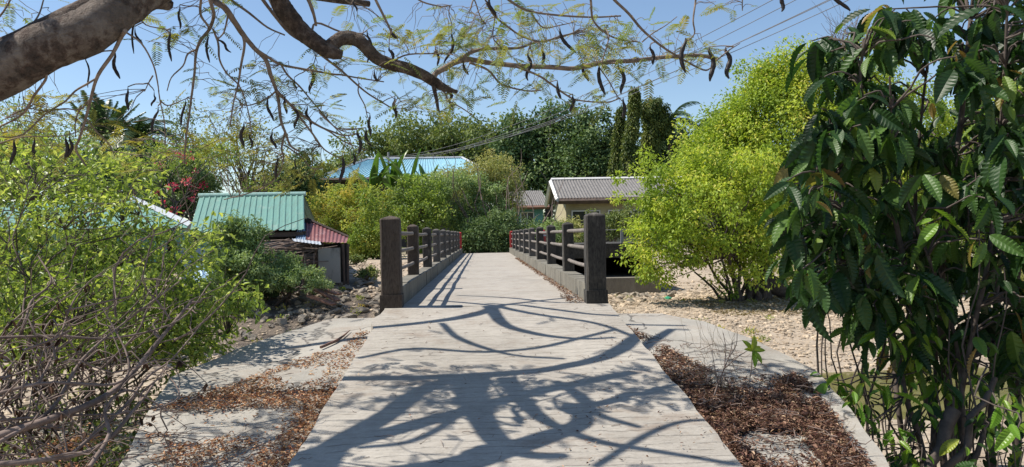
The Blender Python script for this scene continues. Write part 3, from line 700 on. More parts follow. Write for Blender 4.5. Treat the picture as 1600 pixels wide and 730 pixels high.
# ---------------------------------------------------------------- foliage tools
def clumps_in(c, r, n, shell=.5, lump=.36, low=-1.0):
    """n clump centres through an uneven ellipsoid, most of them near its outside"""
    out = []; c = Vector(c); sd = RS.uniform(0, 90)
    while len(out) < n:
        u = unit_rand(1)[0]
        if u[2] < low: continue
        k = RS.uniform(shell ** 3, 1) ** (1 / 3.0)
        if RS.rand() < .14: k = RS.uniform(1.0, 1.2)
        k *= 1 + lump * 2 * noise.noise(Vector((u[0] * 1.7 + sd, u[1] * 1.7, u[2] * 1.7)))
        out.append((c.x + u[0] * r[0] * k, c.y + u[1] * r[1] * k, c.z + u[2] * r[2] * k))
    return arr(out)
def fill(mb, cl, per, cr, L, tone=(0.1, .9), wl=.5, flat=.75, droop=.35, up=1.0, tpl=LEAF, jitter=.45, centre=None):
    cl = arr(cl); n = len(cl)
    ct = RS.uniform(tone[0], tone[1], n)
    N = n * per
    U = unit_rand(N) * (RS.rand(N) ** .45)[:, None]
    crr = np.repeat(cr * RS.uniform(.65, 1.3, n), per)[:, None]
    C = np.repeat(cl, per, 0) + U * crr * arr([1, 1, flat])
    D = U * 1.0 + unit_rand(N) * .8 + arr([0, 0, -droop])
    Nn = unit_rand(N) * .75 + U * .5 + arr([0, 0, up])
    t = np.clip(np.repeat(ct, per) + RS.normal(size=N) * jitter * .3, 0, 1)
    l = L * RS.uniform(.6, 1.25, N)
    mb.leaves(C, D, Nn, l, l * wl, t, tpl)
def limb(mb, a, b, r0, r1, wob=.08, n=5, sides=6, sag=0.0):
    a, b = Vector(a), Vector(b); L = (b - a).length; pts = []
    for k in range(n + 1):
        t = k / n; p = a.lerp(b, t)
        if 0 < k < n: p = p + Vector(RS.uniform(-1, 1, 3)) * L * wob * .5
        p.z += math.sin(math.pi * t) * sag
        pts.append(p)
    mb.tube(pts, [r0, r1], sides, smooth=2); return pts
def px_radius(px, Y): return px * Y / F

def tree(name, label, blobs, Y, base_px, matl, n=110, per=90, cr=.9, L=.22, tone=(.05, .9), trunk_r=.25, group=None, cat='tree', depth=.8, barkm='twig_dark', shell=.5, stems=1, wl=.55, droop=.35, low=-1.0, limbs=14, flat=.75):
    """blobs: (px, py, rx, ry) outlines of the crown's lobes as they stand at distance Y"""
    bx = P(base_px, 380, Y).x; bz = hz(bx, Y) - .05
    root = empty(name, (bx, Y, bz), label, cat, group)
    cr_ = MB(); tk = MB(); tot = sum(b[2] * b[3] for b in blobs); allc = []
    for (cx, cy, rx, ry) in blobs:
        c = P(cx, cy, Y + RS.uniform(-.5, .5)); r = (px_radius(rx, Y), px_radius(rx, Y) * depth, px_radius(ry, Y))
        cl = clumps_in(c, r, max(6, int(n * rx * ry / tot)), shell, low=low)
        cl[:, 2] = np.maximum(cl[:, 2], bz + .25); allc.append(cl)
        fill(cr_, cl, per, cr, L, tone, wl, droop=droop, flat=flat)
    allc = np.vstack(allc); ctr = allc.mean(0); hgt = ctr[2] - bz
    for s_ in range(stems):
        b0 = Vector((bx + (RS.uniform(-.35, .35) if stems > 1 else 0), Y + (RS.uniform(-.3, .3) if stems > 1 else 0), bz))
        fork = Vector((ctr[0] * .5 + bx * .5 + (RS.uniform(-1, 1) * hgt * .22 if stems > 1 else 0), Y + RS.uniform(-.4, .4), bz + hgt * RS.uniform(.4, .7)))
        limb(tk, b0, fork, trunk_r, trunk_r * .6, .06, 4, 8)
        for k in RS.choice(len(allc), max(2, limbs // stems), replace=False):
            limb(tk, fork, allc[k], trunk_r * .42, trunk_r * .08, .12, 4, 5)
    part(tk, 'trunk', M[barkm], root, True); part(cr_, 'crown', M[matl] if isinstance(matl, str) else matl, root)
    return root

# ---------------------------------------------------------------- far woods beyond the houses
farg = 'big trees of the wood behind the houses'
tree('broad_tree', 'broad olive green tree whose dome rises behind the blue roof', [(650, 228, 80, 55), (590, 255, 60, 48), (690, 240, 60, 55)], 88, 650, 'midgreen', 170, 110, 1.5, .42, group=farg, trunk_r=.5)
tree('broad_tree', 'olive green tree right of the blue roof ridge under the wires', [(750, 235, 55, 55), (790, 250, 45, 50), (730, 260, 70, 45)], 84, 760, 'midgreen', 130, 110, 1.4, .42, (.0, .7), group=farg, trunk_r=.5)
tree('dense_tree', 'tall dark green tree standing above the small grey roof', [(860, 225, 60, 60), (815, 250, 45, 60), (880, 270, 60, 45)], 74, 860, 'deepgreen', 150, 120, 1.2, .38, group=farg, trunk_r=.45)
tree('dense_tree', 'dark green tree left of the creeper covered trunks above the brown roof', [(925, 225, 50, 58), (945, 265, 50, 45), (900, 265, 40, 50)], 70, 930, 'deepgreen', 150, 120, 1.1, .36, (.1, 1), group=farg, trunk_r=.45)
tree('dense_tree', 'dark bushy tree right of the creeper covered trunks', [(1045, 245, 50, 50), (1085, 265, 50, 45), (1020, 270, 50, 40)], 72, 1050, 'deepgreen', 130, 120, 1.1, .36, (.0, .8), group=farg, trunk_r=.45)
tree('dense_tree', 'very dark tree behind the right end of the teal shack roof', [(465, 290, 45, 38), (430, 300, 40, 35)], 56, 455, 'deepgreen', 80, 120, .9, .28, (.0, .7), group=farg, trunk_r=.3)
tree('broad_tree', 'mid green tree between the dark tree and the blue roof', [(520, 280, 40, 30), (500, 300, 45, 30)], 76, 510, 'midgreen', 70, 100, 1.1, .34, (.1, .9), group=farg, trunk_r=.3)
tree('broad_tree', 'low hazy green tree far left behind the coconut palms', [(60, 265, 130, 60), (-60, 270, 110, 70)], 60, 40, 'olive', 130, 100, 1.3, .34, group=farg, trunk_r=.4)
tree('broad_tree', 'green tree behind the bougainvillea and the left palms', [(250, 270, 70, 45), (180, 285, 60, 40)], 56, 240, 'midgreen', 90, 110, 1.1, .3, (.0, .8), group=farg, trunk_r=.4)
tree('broad_tree', 'green tree at the far right behind the lime green trees', [(1420, 250, 130, 110), (1600, 230, 150, 130)], 60, 1450, 'midgreen', 120, 90, 1.5, .4, group=farg, trunk_r=.4)

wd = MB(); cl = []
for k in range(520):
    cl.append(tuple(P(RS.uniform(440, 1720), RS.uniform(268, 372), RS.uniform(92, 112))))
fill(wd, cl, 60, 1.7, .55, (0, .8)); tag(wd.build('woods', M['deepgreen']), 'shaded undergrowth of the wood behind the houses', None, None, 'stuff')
# creeper covered trunks (columns of hanging creeper)
def creeper(label, pts, radii, Y, top=None):
    bx = P(pts[-1][0], 380, Y).x
    root = empty('creeper_covered_tree', (bx, Y, hz(bx, Y)), label, 'tree', 'creeper covered trunks above the brown roof')
    W = [P(x, y, Y) for x, y in pts]; tk = MB(); tk.tube(W + [Vector((bx, Y, -.1))], .22, 8, smooth=2); part(tk, 'trunk', M['twig_dark'], root)
    mb = MB(); n = len(W); cl = []
    for k in range(260):
        t = RS.rand() * (n - 1); i = int(t); f = t - i; i = min(i, n - 2); c = W[i].lerp(W[i + 1], f); r = (radii[i] * (1 - f) + radii[i + 1] * f) * Y / F
        a = RS.uniform(0, 6.28); rr = r * RS.uniform(.5, 1.05)
        cl.append((c.x + rr * math.cos(a), c.y + rr * math.sin(a), c.z))
    if top:
        for (x, y, rx, ry) in top: cl += list(map(tuple, clumps_in(P(x, y, Y), (rx * Y / F, rx * Y / F * .8, ry * Y / F), 60, .5)))
    fill(mb, cl, 60, .30, .22, (.0, 1), .5, 1.5, 1.3, .2); part(mb, 'crown', M['ivy'], root)
creeper('slender trunk wrapped in hanging creeper, the lower left one of the three', [(971, 172), (966, 215), (962, 260), (957, 300)], [2, 4, 6, 6], 62)
creeper('tallest trunk wrapped in hanging creeper with a pointed top', [(992, 142), (990, 175), (984, 230), (978, 300)], [3, 6, 9, 12], 60)
creeper('creeper smothered tree with a broad ragged top beside the coconut palm', [(1020, 165), (1020, 200), (1012, 250), (1008, 300)], [10, 14, 8, 7], 63, [(1020, 172, 20, 20), (1036, 190, 14, 20)])

# coconut palms
def palm(label, px, py, Y, L=3.0, nf=18, upr=.3, name='coconut_palm', lean=0, seed=0, group='coconut palms'):
    c = P(px, py, Y); bx = c.x + lean; bz = hz(bx, Y)
    root = empty(name, (bx, Y, bz), label, 'palm tree', group)
    tk = MB(); tk.tube([(bx, Y, bz - .2), (bx + (c.x - bx) * .3, Y, bz + (c.z - bz) * .4), (c.x, Y, c.z)], [.22, .16], 8, smooth=4, rough=.06); part(tk, 'trunk', M['bark_big'], root)
    mb = MB(); cr_ = MB()
    for k in range(nf):
        a = k * 2.4 + RS.uniform(-.3, .3); el = RS.uniform(-.25, 1.25) if upr < .6 else RS.uniform(.75, 1.45)
        d = Vector((math.cos(a) * math.cos(el), math.sin(a) * math.cos(el), math.sin(el))); p = c.copy(); pts = [p.copy()]; l = L * RS.uniform(.8, 1.1)
        for s_ in range(14):
            p = p + d * (l / 14); d = (d + Vector((0, 0, -.16 * (1.2 - upr)))).normalized(); pts.append(p.copy())
        cr_.tube(pts, [.035, .008], 4)
        A = arr(pts); tt = np.linspace(.8, 13.9, 64); i = np.minimum(tt.astype(int), 13); f = (tt - i)[:, None]
        C = A[i] * (1 - f) + A[i + 1] * f; T = A[i + 1] - A[i]; T /= np.linalg.norm(T, axis=1)[:, None]
        S = np.cross(T, [0, 0, 1.0]); S /= np.linalg.norm(S, axis=1)[:, None] + 1e-6
        ll = L * (.24 if upr < .6 else .12) * np.sin(np.linspace(.35, 2.9, 64)) ** .6
        for sg in (-1, 1):
            D = S * sg + T * .55 + arr([0, 0, -.45]) + unit_rand(64) * .12
            mb.leaves(C, D, np.cross(D, T) * sg + unit_rand(64) * .2, ll, .075, RS.uniform(0, .5, 64) + (.3 if RS.rand() < .2 else 0), STRIP)
    part(cr_, 'frond_stalks', M['palm'], root); part(mb, 'crown', M['palm'], root)
palm('coconut palm leaning out right of the creeper smothered tree', 1046, 192, 66, 3.4, 20)
palm('coconut palm with its head just above the lime green tree', 1112, 190, 70, 2.8, 18)
palm('upright young palm with a brush of stiff fronds on the left', 160, 222, 46, 3.0, 22, 1.05)
palm('drooping palm right of the upright young palm', 212, 218, 44, 2.6, 20, .35)
palm('dark low palm beneath the two taller palms on the left', 172, 245, 40, 2.0, 26, .1)

# ---------------------------------------------------------------- middle distance on the left: thin trees, bougainvillea
tree('thin_tree', 'thin crowned tree with open twigs above the teal shack roof', [(400, 245, 55, 55), (350, 225, 40, 50), (440, 265, 35, 30)], 34, 385, 'olive', 90, 26, .5, .13, group='thin leaved trees behind the teal roofs', trunk_r=.1, limbs=40, shell=.2)
tree('thin_tree', 'sparse tree whose twigs stand against the sky beside the drooping palm', [(285, 215, 40, 65), (320, 260, 50, 50)], 36, 300, 'midgreen', 80, 26, .5, .13, group='thin leaved trees behind the teal roofs', trunk_r=.1, limbs=40, shell=.2)
tree('thin_tree', 'pale leaved open tree at the far left under the heavy limb', [(60, 215, 90, 50), (10, 190, 60, 50), (120, 240, 60, 40)], 32, 60, 'greygreen', 110, 26, .55, .12, group='thin leaved trees behind the teal roofs', trunk_r=.12, limbs=44, shell=.2)
rb = tree('bougainvillea', 'bougainvillea bush with scattered pink flowers behind the teal roofs', [(285, 290, 48, 45), (270, 310, 45, 30), (310, 260, 25, 30)], 30, 290, 'deepgreen', 100, 60, .4, .14, (.2, 1), group=None, cat='bush', trunk_r=.07, stems=4, limbs=24)
mb = MB(); cl = [P(x, y, 28.9 + RS.uniform(-.3, .6)) for x, y in ((262, 236), (284, 244), (290, 248), (296, 243), (278, 240), (275, 290), (270, 294), (265, 292), (293, 282), (290, 285), (318, 290), (302, 296), (254, 318), (272, 325), (282, 330), (268, 335), (300, 310), (246, 300), (250, 256), (305, 268))]
fill(mb, cl, 26, .16, .09, (0, 1), .8, 1, .2, .2); part(mb, 'blossom', M['petal'], rb)
tree('shrub', 'yellowish shrub close behind the left end of the teal shack', [(225, 250, 70, 30), (330, 240, 60, 25), (400, 290, 40, 15)], 27, 260, 'yellowgreen', 60, 40, .4, .11, (.0, .5), trunk_r=.06, cat='shrub', stems=3, shell=.2)

# ---------------------------------------------------------------- shrubs at the far end of the bridge
sg = 'shrubs beyond the far end of the bridge'
def shrub(label, blobs, Y, bpx, m_, n, per, cr, L, tone=(.05, .9), **k):
    return tree('shrub', label, blobs, Y, bpx, m_, n, per, cr, L, tone, trunk_r=k.pop('tr', .05), group=k.pop('group', sg), cat='shrub', stems=k.pop('stems', 5), limbs=k.pop('limbs', 25), **k)
shrub('yellow green leafy shrub behind the red lean-to roof', [(515, 335, 45, 45), (560, 350, 45, 45), (540, 310, 40, 25)], 34, 540, 'yellowgreen', 170, 90, .36, .11, (.1, 1))
shrub('bright yellow green shrub just left of the first left bridge post', [(590, 360, 35, 50), (565, 385, 25, 25)], 30, 580, 'yellowgreen', 80, 80, .36, .12, (.0, .7))
shrub('mid green shrub seen over the left bridge rails', [(650, 335, 50, 45), (620, 325, 35, 30), (670, 300, 22, 25)], 38, 640, 'bright', 110, 85, .45, .14, (.0, .7))
shrub('pale green bushy shrub behind the far left bridge posts', [(705, 315, 50, 45), (735, 345, 40, 40), (690, 285, 25, 22), (745, 300, 30, 30), (770, 330, 30, 40)], 40, 710, 'greygreen', 200, 90, .38, .12, (.1, 1), shell=.25)
shrub('tall dry olive shrub standing centrally beyond the bridge', [(765, 288, 46, 42), (782, 318, 34, 48), (735, 285, 50, 26), (690, 290, 40, 18)], 44, 775, 'olive', 260, 90, .42, .12, (.2, 1), shell=.2, droop=.1)
shrub('dark green shrub closing the view at the end of the bridge', [(750, 370, 45, 25), (790, 365, 40, 30)], 37.5, 765, 'deepgreen', 110, 100, .4, .13, (.1, 1))
shrub('loose grey green shrub left of the small grey roofed house', [(850, 362, 36, 16), (815, 376, 40, 18)], 40, 825, 'greygreen', 100, 80, .42, .13, (.1, 1))
shrub('olive shrub in front of the cream wall', [(880, 360, 30, 22), (905, 365, 30, 18)], 41, 890, 'olive', 70, 80, .36, .12, (.1, .9))
shrub('low green shrub behind the pipe fence on the culvert', [(945, 355, 35, 20), (985, 350, 35, 22), (910, 378, 30, 12)], 38, 960, 'midgreen', 90, 80, .36, .12, (.1, .9))
shrub('small weed clump beside the bank at the left of the bridge', [(556, 412, 8, 10)], 24, 556, 'midgreen', 12, 40, .14, .08, stems=2, limbs=4)
# dry bare shrub twigs in the olive mass
mb = MB()
for k in range(34):
    p = P(RS.uniform(700, 880), RS.uniform(330, 380), 39 + RS.uniform(-1, 2)); q = p + Vector((RS.uniform(-1.2, 1.2), RS.uniform(-.5, .5), RS.uniform(1.2, 3.4)))
    limb(mb, p, q, .03, .008, .15, 4, 4)
tag(mb.build('brush', M['dead']), 'bare grey stems tangled through the olive shrubs beyond the bridge', 'brush', None, 'stuff')

# banana plants
def banana_blade(mb, base, d, L, W, tone):
    d = Vector(d).normalized(); p = Vector(base); n = 12; S = d.cross(Vector((0, 0, 1)));
    S = S.normalized() if S.length > .01 else Vector((1, 0, 0)); rows = []
    for k in range(n + 1):
        t = k / n; w = W * (math.sin(math.pi * min(1, t * .93 + .05)) ** .55) * (0.06 if t < .08 else 1); up = S.cross(d).normalized()
        rows.append([p + S * w * .5 - up * w * .10, p + S * w * .25 + up * w * .02, p, p - S * w * .25 + up * w * .02, p - S * w * .5 - up * w * .10])
        p = p + d * (L / n); d = (d + Vector((0, 0, -.09 - .05 * t))).normalized()
    V = arr(rows).reshape(-1, 3)
    mb.add(V, [[k * 5 + j, k * 5 + j + 1, (k + 1) * 5 + j + 1, (k + 1) * 5 + j] for k in range(n) for j in range(4)], tone)
for k, (px, py, Y, H, lab) in enumerate(((582, 305, 41, 2.6, 'leftmost banana plant with a tattered yellowing blade'), (612, 300, 42, 2.8, 'banana plant right beside the pale service pole'), (640, 300, 41, 2.9, 'banana plant with the most upright blades right of the service pole'), (668, 305, 42.5, 2.6, 'rightmost banana plant below the blue roof'), (655, 330, 39, 1.5, 'low banana plant standing in front of the other banana plants'))):
    c = P(px, py, Y); bz = hz(c.x, Y); c.z += .12 * (k < 4); root = empty('banana_plant', (c.x, Y, bz), lab, 'banana plant', 'banana plants below the blue roof')
    mb = MB(); mb.tube([(c.x, Y, bz - .1), (c.x + .05, Y, c.z)], [.14, .08], 8); part(mb, 'stem', M['banana'], root)
    mb = MB()
    for q in range(10):
        a = RS.uniform(0, 6.28); e = RS.uniform(.7, 1.45)
        banana_blade(mb, c - Vector((0, 0, .1)), (math.cos(a) * math.cos(e), math.sin(a) * math.cos(e), math.sin(e)), H * RS.uniform(.6, .95), .42, RS.uniform(0, .8))
    part(mb, 'blades', M['banana'], root)

# ---------------------------------------------------------------- lime green trees on the right bank
def lime(label, blobs, Y, bpx, n, per, stems, tr, **k):
    return tree('leafy_tree', label, blobs, Y, bpx, 'lime', n, per, k.pop('cr', .32), .10, k.pop('tone', (.05, .9)), trunk_r=tr, group='lime green trees on the right bank', stems=stems, limbs=k.pop('limbs', 60), depth=.8, shell=.55, **k)
T1 = lime('low lime green tree with many thin stems on the gravel bank', [(1110, 335, 112, 100), (1050, 380, 70, 68), (1185, 370, 75, 75), (1150, 270, 80, 50), (1045, 310, 45, 60)], 20.3, 1155, 430, 70, 1, .06, low=-.85)
lime('tall lime green tree rising behind the low many stemmed one', [(1215, 225, 120, 110), (1300, 150, 105, 85), (1340, 270, 110, 120), (1150, 215, 55, 45), (1240, 330, 90, 90), (1215, 130, 35, 30), (1100, 250, 50, 45), (1170, 270, 90, 80), (1135, 215, 50, 38), (1190, 155, 45, 50), (1245, 105, 50, 38)], 23.5, 1270, 1400, 80, 3, .13, tone=(.05, .95), cr=.46)
lime('lime green tree behind the broad leaved shrub at the right edge', [(1440, 250, 100, 130), (1550, 270, 110, 140), (1640, 230, 90, 130), (1490, 360, 110, 70)], 24.5, 1500, 460, 70, 3, .13, tone=(.0, .8), cr=.42)
# visible fan of stems under the low tree
mb = MB(); b0 = P(1150, 487, 20.4); b0.z = hz(b0.x, b0.y) - .1
for (bx_, tx, ty, r) in ((1138, 1085, 425, .045), (1143, 1100, 400, .05), (1147, 1120, 390, .05), (1150, 1128, 430, .035), (1156, 1150, 380, .06), (1160, 1165, 400, .06), (1166, 1180, 385, .05), (1170, 1195, 400, .05), (1178, 1205, 410, .04), (1146, 1110, 440, .03), (1160, 1140, 420, .04), (1172, 1172, 360, .05), (1184, 1184, 420, .09), (1192, 1196, 400, .08), (1152, 1135, 350, .04)):
    a_ = P(bx_, 484, 20.4 + RS.uniform(-.25, .3)); a_.z = hz(a_.x, a_.y) - .05
    limb(mb, a_, P(tx, ty, 20.4 + RS.uniform(-.5, .5)), r, r * .5, .10, 5, 7)
part(mb, 'stems', M['twig_dark'], T1, True)
mb = MB(); q = P(1200, 462, 20.8); q.z = hz(q.x, 20.8)
mb.tube([q + Vector((-.35, 0, -.1)), q + Vector((-.1, 0, .45)), q + Vector((.35, 0, .25)), q + Vector((.9, .1, .02)), q + Vector((1.3, .1, -.1))], [.34, .12], 10, smooth=3, rough=.12)
mb.tube([q + Vector((-.2, 0, -.1)), q + Vector((-.15, 0, .6)), q + Vector((-.05, 0, 1.1))], [.3, .16], 10, smooth=3, rough=.12)
tag(mb.build('tree_stump', M['twig_dark'], smooth=True), 'dark gnarled stump with a spreading root beside the many stemmed tree', 'stump')
# bare twiggy top behind
mb = MB(); c = P(1325, 100, 22)
for k in range(26):
    a_ = c + Vector((RS.uniform(-.5, .5), 0, RS.uniform(-.2, .2))); b_ = P(RS.uniform(1280, 1370), RS.uniform(12, 60), 22 + RS.uniform(-.5, .5)); pts = limb(mb, a_, b_, .016, .004, .18, 5, 4)
    for q in range(3): limb(mb, pts[RS.randint(2, 5)], b_ + Vector(RS.uniform(-.35, .35, 3)), .006, .003, .2, 3, 3)
limb(mb, (c.x, 22, hz(c.x, 22)), c, .05, .03, .03)
tag(mb.build('bare_tree', M['dead']), 'leafless twiggy tree top poking above the lime green tree', 'tree')
# low leaves along the back bank at right
shrub('low olive scrub on the bank behind the gravel on the far right', [(1400, 425, 120, 22), (1560, 430, 120, 30), (1260, 425, 60, 18)], 27, 1400, 'olive', 160, 60, .4, .12, (.1, 1), group=None)

# ---------------------------------------------------------------- bushes on the left bank
def bush(label, blobs, Y, bpx, m_, n, per, cr, L, tone, **k):
    return tree('bush', label, blobs, Y, bpx, m_, n, per, cr, L, tone, trunk_r=.04, group=None, cat='bush', stems=4, limbs=24, **k)
bush('round grey green bush in front of the teal shack', [(372, 385, 42, 45), (355, 420, 30, 35), (385, 420, 36, 28), (360, 355, 28, 18)], 17.5, 372, 'greygreen', 200, 80, .16, .065, (.0, .7))
bush('grey green creeping bush spilling down the bank below the grey boards', [(445, 418, 30, 20), (478, 440, 36, 14), (420, 440, 34, 22), (505, 450, 20, 7)], 17.8, 440, 'greygreen', 130, 70, .13, .06, (.2, 1), low=-.6)
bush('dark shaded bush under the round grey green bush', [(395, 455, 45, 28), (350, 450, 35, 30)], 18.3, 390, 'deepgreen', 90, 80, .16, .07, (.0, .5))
bush('tiny green plant beside the first left bridge post', [(567, 440, 16, 9), (580, 425, 8, 14)], 20, 570, 'midgreen', 18, 50, .13, .07, (0, 1))

# near bright green bush: many thin stems, leaves in small whorls
nb = empty('leafy_bush', (P(120, 500, 7.6).x, 7.6, -1.3), 'big bright green leafy bush filling the left side of the view', 'bush')
stems = MB(); fol = MB(); tips = []
base = [(P(px, 560, y_).x, y_, -1.35) for px, y_ in ((-60, 8.2), (20, 7.6), (90, 8.4), (150, 7.8), (200, 8.6), (-20, 6.8), (70, 6.9))]
REG = [((70, 330), (130, 110), 60, 0), ((-40, 380), (110, 150), 60, 0), ((180, 340), (95, 90), 28, 0), ((235, 420), (95, 75), 66, 0), ((120, 450), (130, 70), 66, 0), ((310, 475), (60, 50), 20, 0), ((385, 468), (32, 20), 12, 0), ((330, 520), (45, 35), 12, 0), ((150, 275), (110, 40), 16, 0), ((30, 255), (80, 45), 14, 0), ((230, 500), (100, 40), 26, 0), ((335, 390), (40, 40), 8, 0), ((30, 505), (100, 50), 60, 0), ((150, 520), (120, 45), 60, 0), ((280, 540), (60, 35), 26, 0), ((260, 470), (70, 50), 20, 0), ((60, 560), (60, 25), 6, 0)]
for (cx, cy), (rx, ry), n_, _ in REG:
    for k in range(int(n_ * 1.5)):
        a = RS.uniform(0, 6.28); q = RS.rand() ** .5; Yk = 7.6 + RS.uniform(-1.1, 1.3)
        tips.append(P(cx + rx * q * math.cos(a), cy + ry * q * math.sin(a), Yk))
for k in range(110):
    tips.append(P(RS.uniform(-20, 235), RS.uniform(425, 540), RS.uniform(5.2, 6.5)))
for k in range(18):
    tips.append(P(RS.uniform(-20, 200), RS.uniform(300, 430), RS.uniform(5.2, 6.3)))
C, D, N_, Lx, Tn = [], [], [], [], []
mains = []
for b0 in base:
    for k in range(5):
        t = tips[RS.randint(len(tips))]; pts = limb(stems, b0, t, .013, .005, .14, 7, 5, sag=.2); mains += pts[2:]
MA = arr([tuple(p) for p in mains])
for t in tips:
    d2 = ((MA - arr(t)) ** 2).sum(1) + np.where(MA[:, 2] > t.z, 1.0, 0)
    s_ = Vector(MA[d2.argmin()]); pts = limb(stems, s_, t, .0045, .002, .16, 4, 4, sag=.05)
    dirn = (t - s_).normalized() if (t - s_).length > .01 else Vector((0, 0, 1))
    tone0 = RS.uniform(.1, .8)
    for k in range(RS.randint(16, 28)):
        f = RS.rand(); c = pts[-1].lerp(pts[-2], f * .9) + Vector(RS.normal(size=3) * .06)
        d = dirn * .5 + Vector(unit_rand(1)[0]) + Vector((0, 0, -.35)); C.append(c); D.append(d); N_.append(Vector((0, 0, 1)) + Vector(unit_rand(1)[0]) * .7); Lx.append(RS.uniform(.038, .092) * (.8 if t.y < 6.3 else 1)); Tn.append(np.clip(tone0 + RS.normal() * .25, 0, 1))
fol.leaves(arr(C), arr(D), arr(N_), arr(Lx), arr(Lx) * .42, arr(Tn), LEAF)
part(stems, 'stems', M['twig_dark'], nb, True); part(fol, 'foliage', M['bright'], nb)
# the sunlit, more distant growth behind it
bush('soft green bush behind the big bright left bush and before the long teal roof', [(60, 400, 110, 70), (190, 430, 80, 50), (-60, 420, 80, 90)], 14, 90, 'midgreen', 190, 60, .24, .08, (.0, .9))
# ---------------------------------------------------------------- the overhanging tree
TX, TY = -5.3, 4.6
ot = empty('flame_tree', (TX, TY, hz(TX, TY)), 'big tree leaning over the approach with lichen bark, feathery leaves and hanging dark pods', 'tree')
mb = MB(); LIMB = []
def pl(pts): return [P(x, y, d) for x, y, d in pts]
l1 = [Vector((TX, TY, -1.6)), Vector((TX, TY, -.6)), Vector((TX + .25, TY - .1, .5))] + pl([(-420, 235, 4.3), (-220, 190, 4.1), (-80, 148, 4.0), (10, 108, 4.0), (75, 72, 4.0), (135, 50, 4.05), (190, 12, 4.15), (250, -22, 4.3), (330, -34, 4.5), (400, -34, 4.7), (432, -16, 4.9)])
mb.tube(l1, [.30, .25, .21, .160, .134, .128, .124, .124, .118, .115, .105, .088, .075, .062, .056], 20, smooth=6, rough=.035)
part(mb, 'trunk', M['bark_big'], ot, True)
mb = MB(); l2 = pl([(-160, 120, 4.1), (-60, 105, 4.15), (20, 75, 4.3), (85, 42, 4.5), (150, 8, 4.7), (230, -45, 5.0), (330, -110, 5.4), (420, -200, 5.8)])
mb.tube(l2, [.07, .075, .07, .065, .05], 16, smooth=5, rough=.04)
l3 = pl([(225, -5, 4.3), (245, 2, 4.35), (262, 8, 4.4), (268, 3, 4.42)]); mb.tube(l3, [.06, .045, .03, .012], 10, smooth=3, rough=.1)
part(mb, 'limb', M['bark_big'], ot, True)
mb = MB(); l4 = pl([(428, -22, 4.9), (438, 6, 4.92), (450, 24, 4.95), (466, 44, 5.0), (482, 58, 5.0), (502, 73, 5.0), (520, 82, 5.0), (534, 86, 5.0)])
mb.tube(l4, [.060, .060, .062, .060, .056, .052, .045, .03], 14, smooth=5, rough=.05)
l5 = pl([(505, 76, 5.0), (519, 70, 5.02), (532, 61, 5.05), (550, 60, 5.1), (566, 68, 5.1), (587, 90, 5.15), (612, 101, 5.2), (637, 107, 5.2), (662, 118, 5.25), (680, 129, 5.3), (696, 138, 5.3), (715, 144, 5.3)])
mb.tube(l5, [.04, .045, .046, .046, .045, .042, .041, .040, .037, .036, .024, .010], 14, smooth=5, rough=.05)
mb.tube(pl([(676, 130, 5.28), (681, 150, 5.27), (685, 174, 5.26)]), [.016, .010], 7, smooth=4, rough=.1)
mb.tube(pl([(700, 141, 5.3), (706, 150, 5.3), (702, 158, 5.3), (707, 168, 5.3)]), [.014, .005], 7, smooth=4, rough=.1)
part(mb, 'limb', M['bark_branch'], ot, True, label='crooked brown limb hanging across the sky')

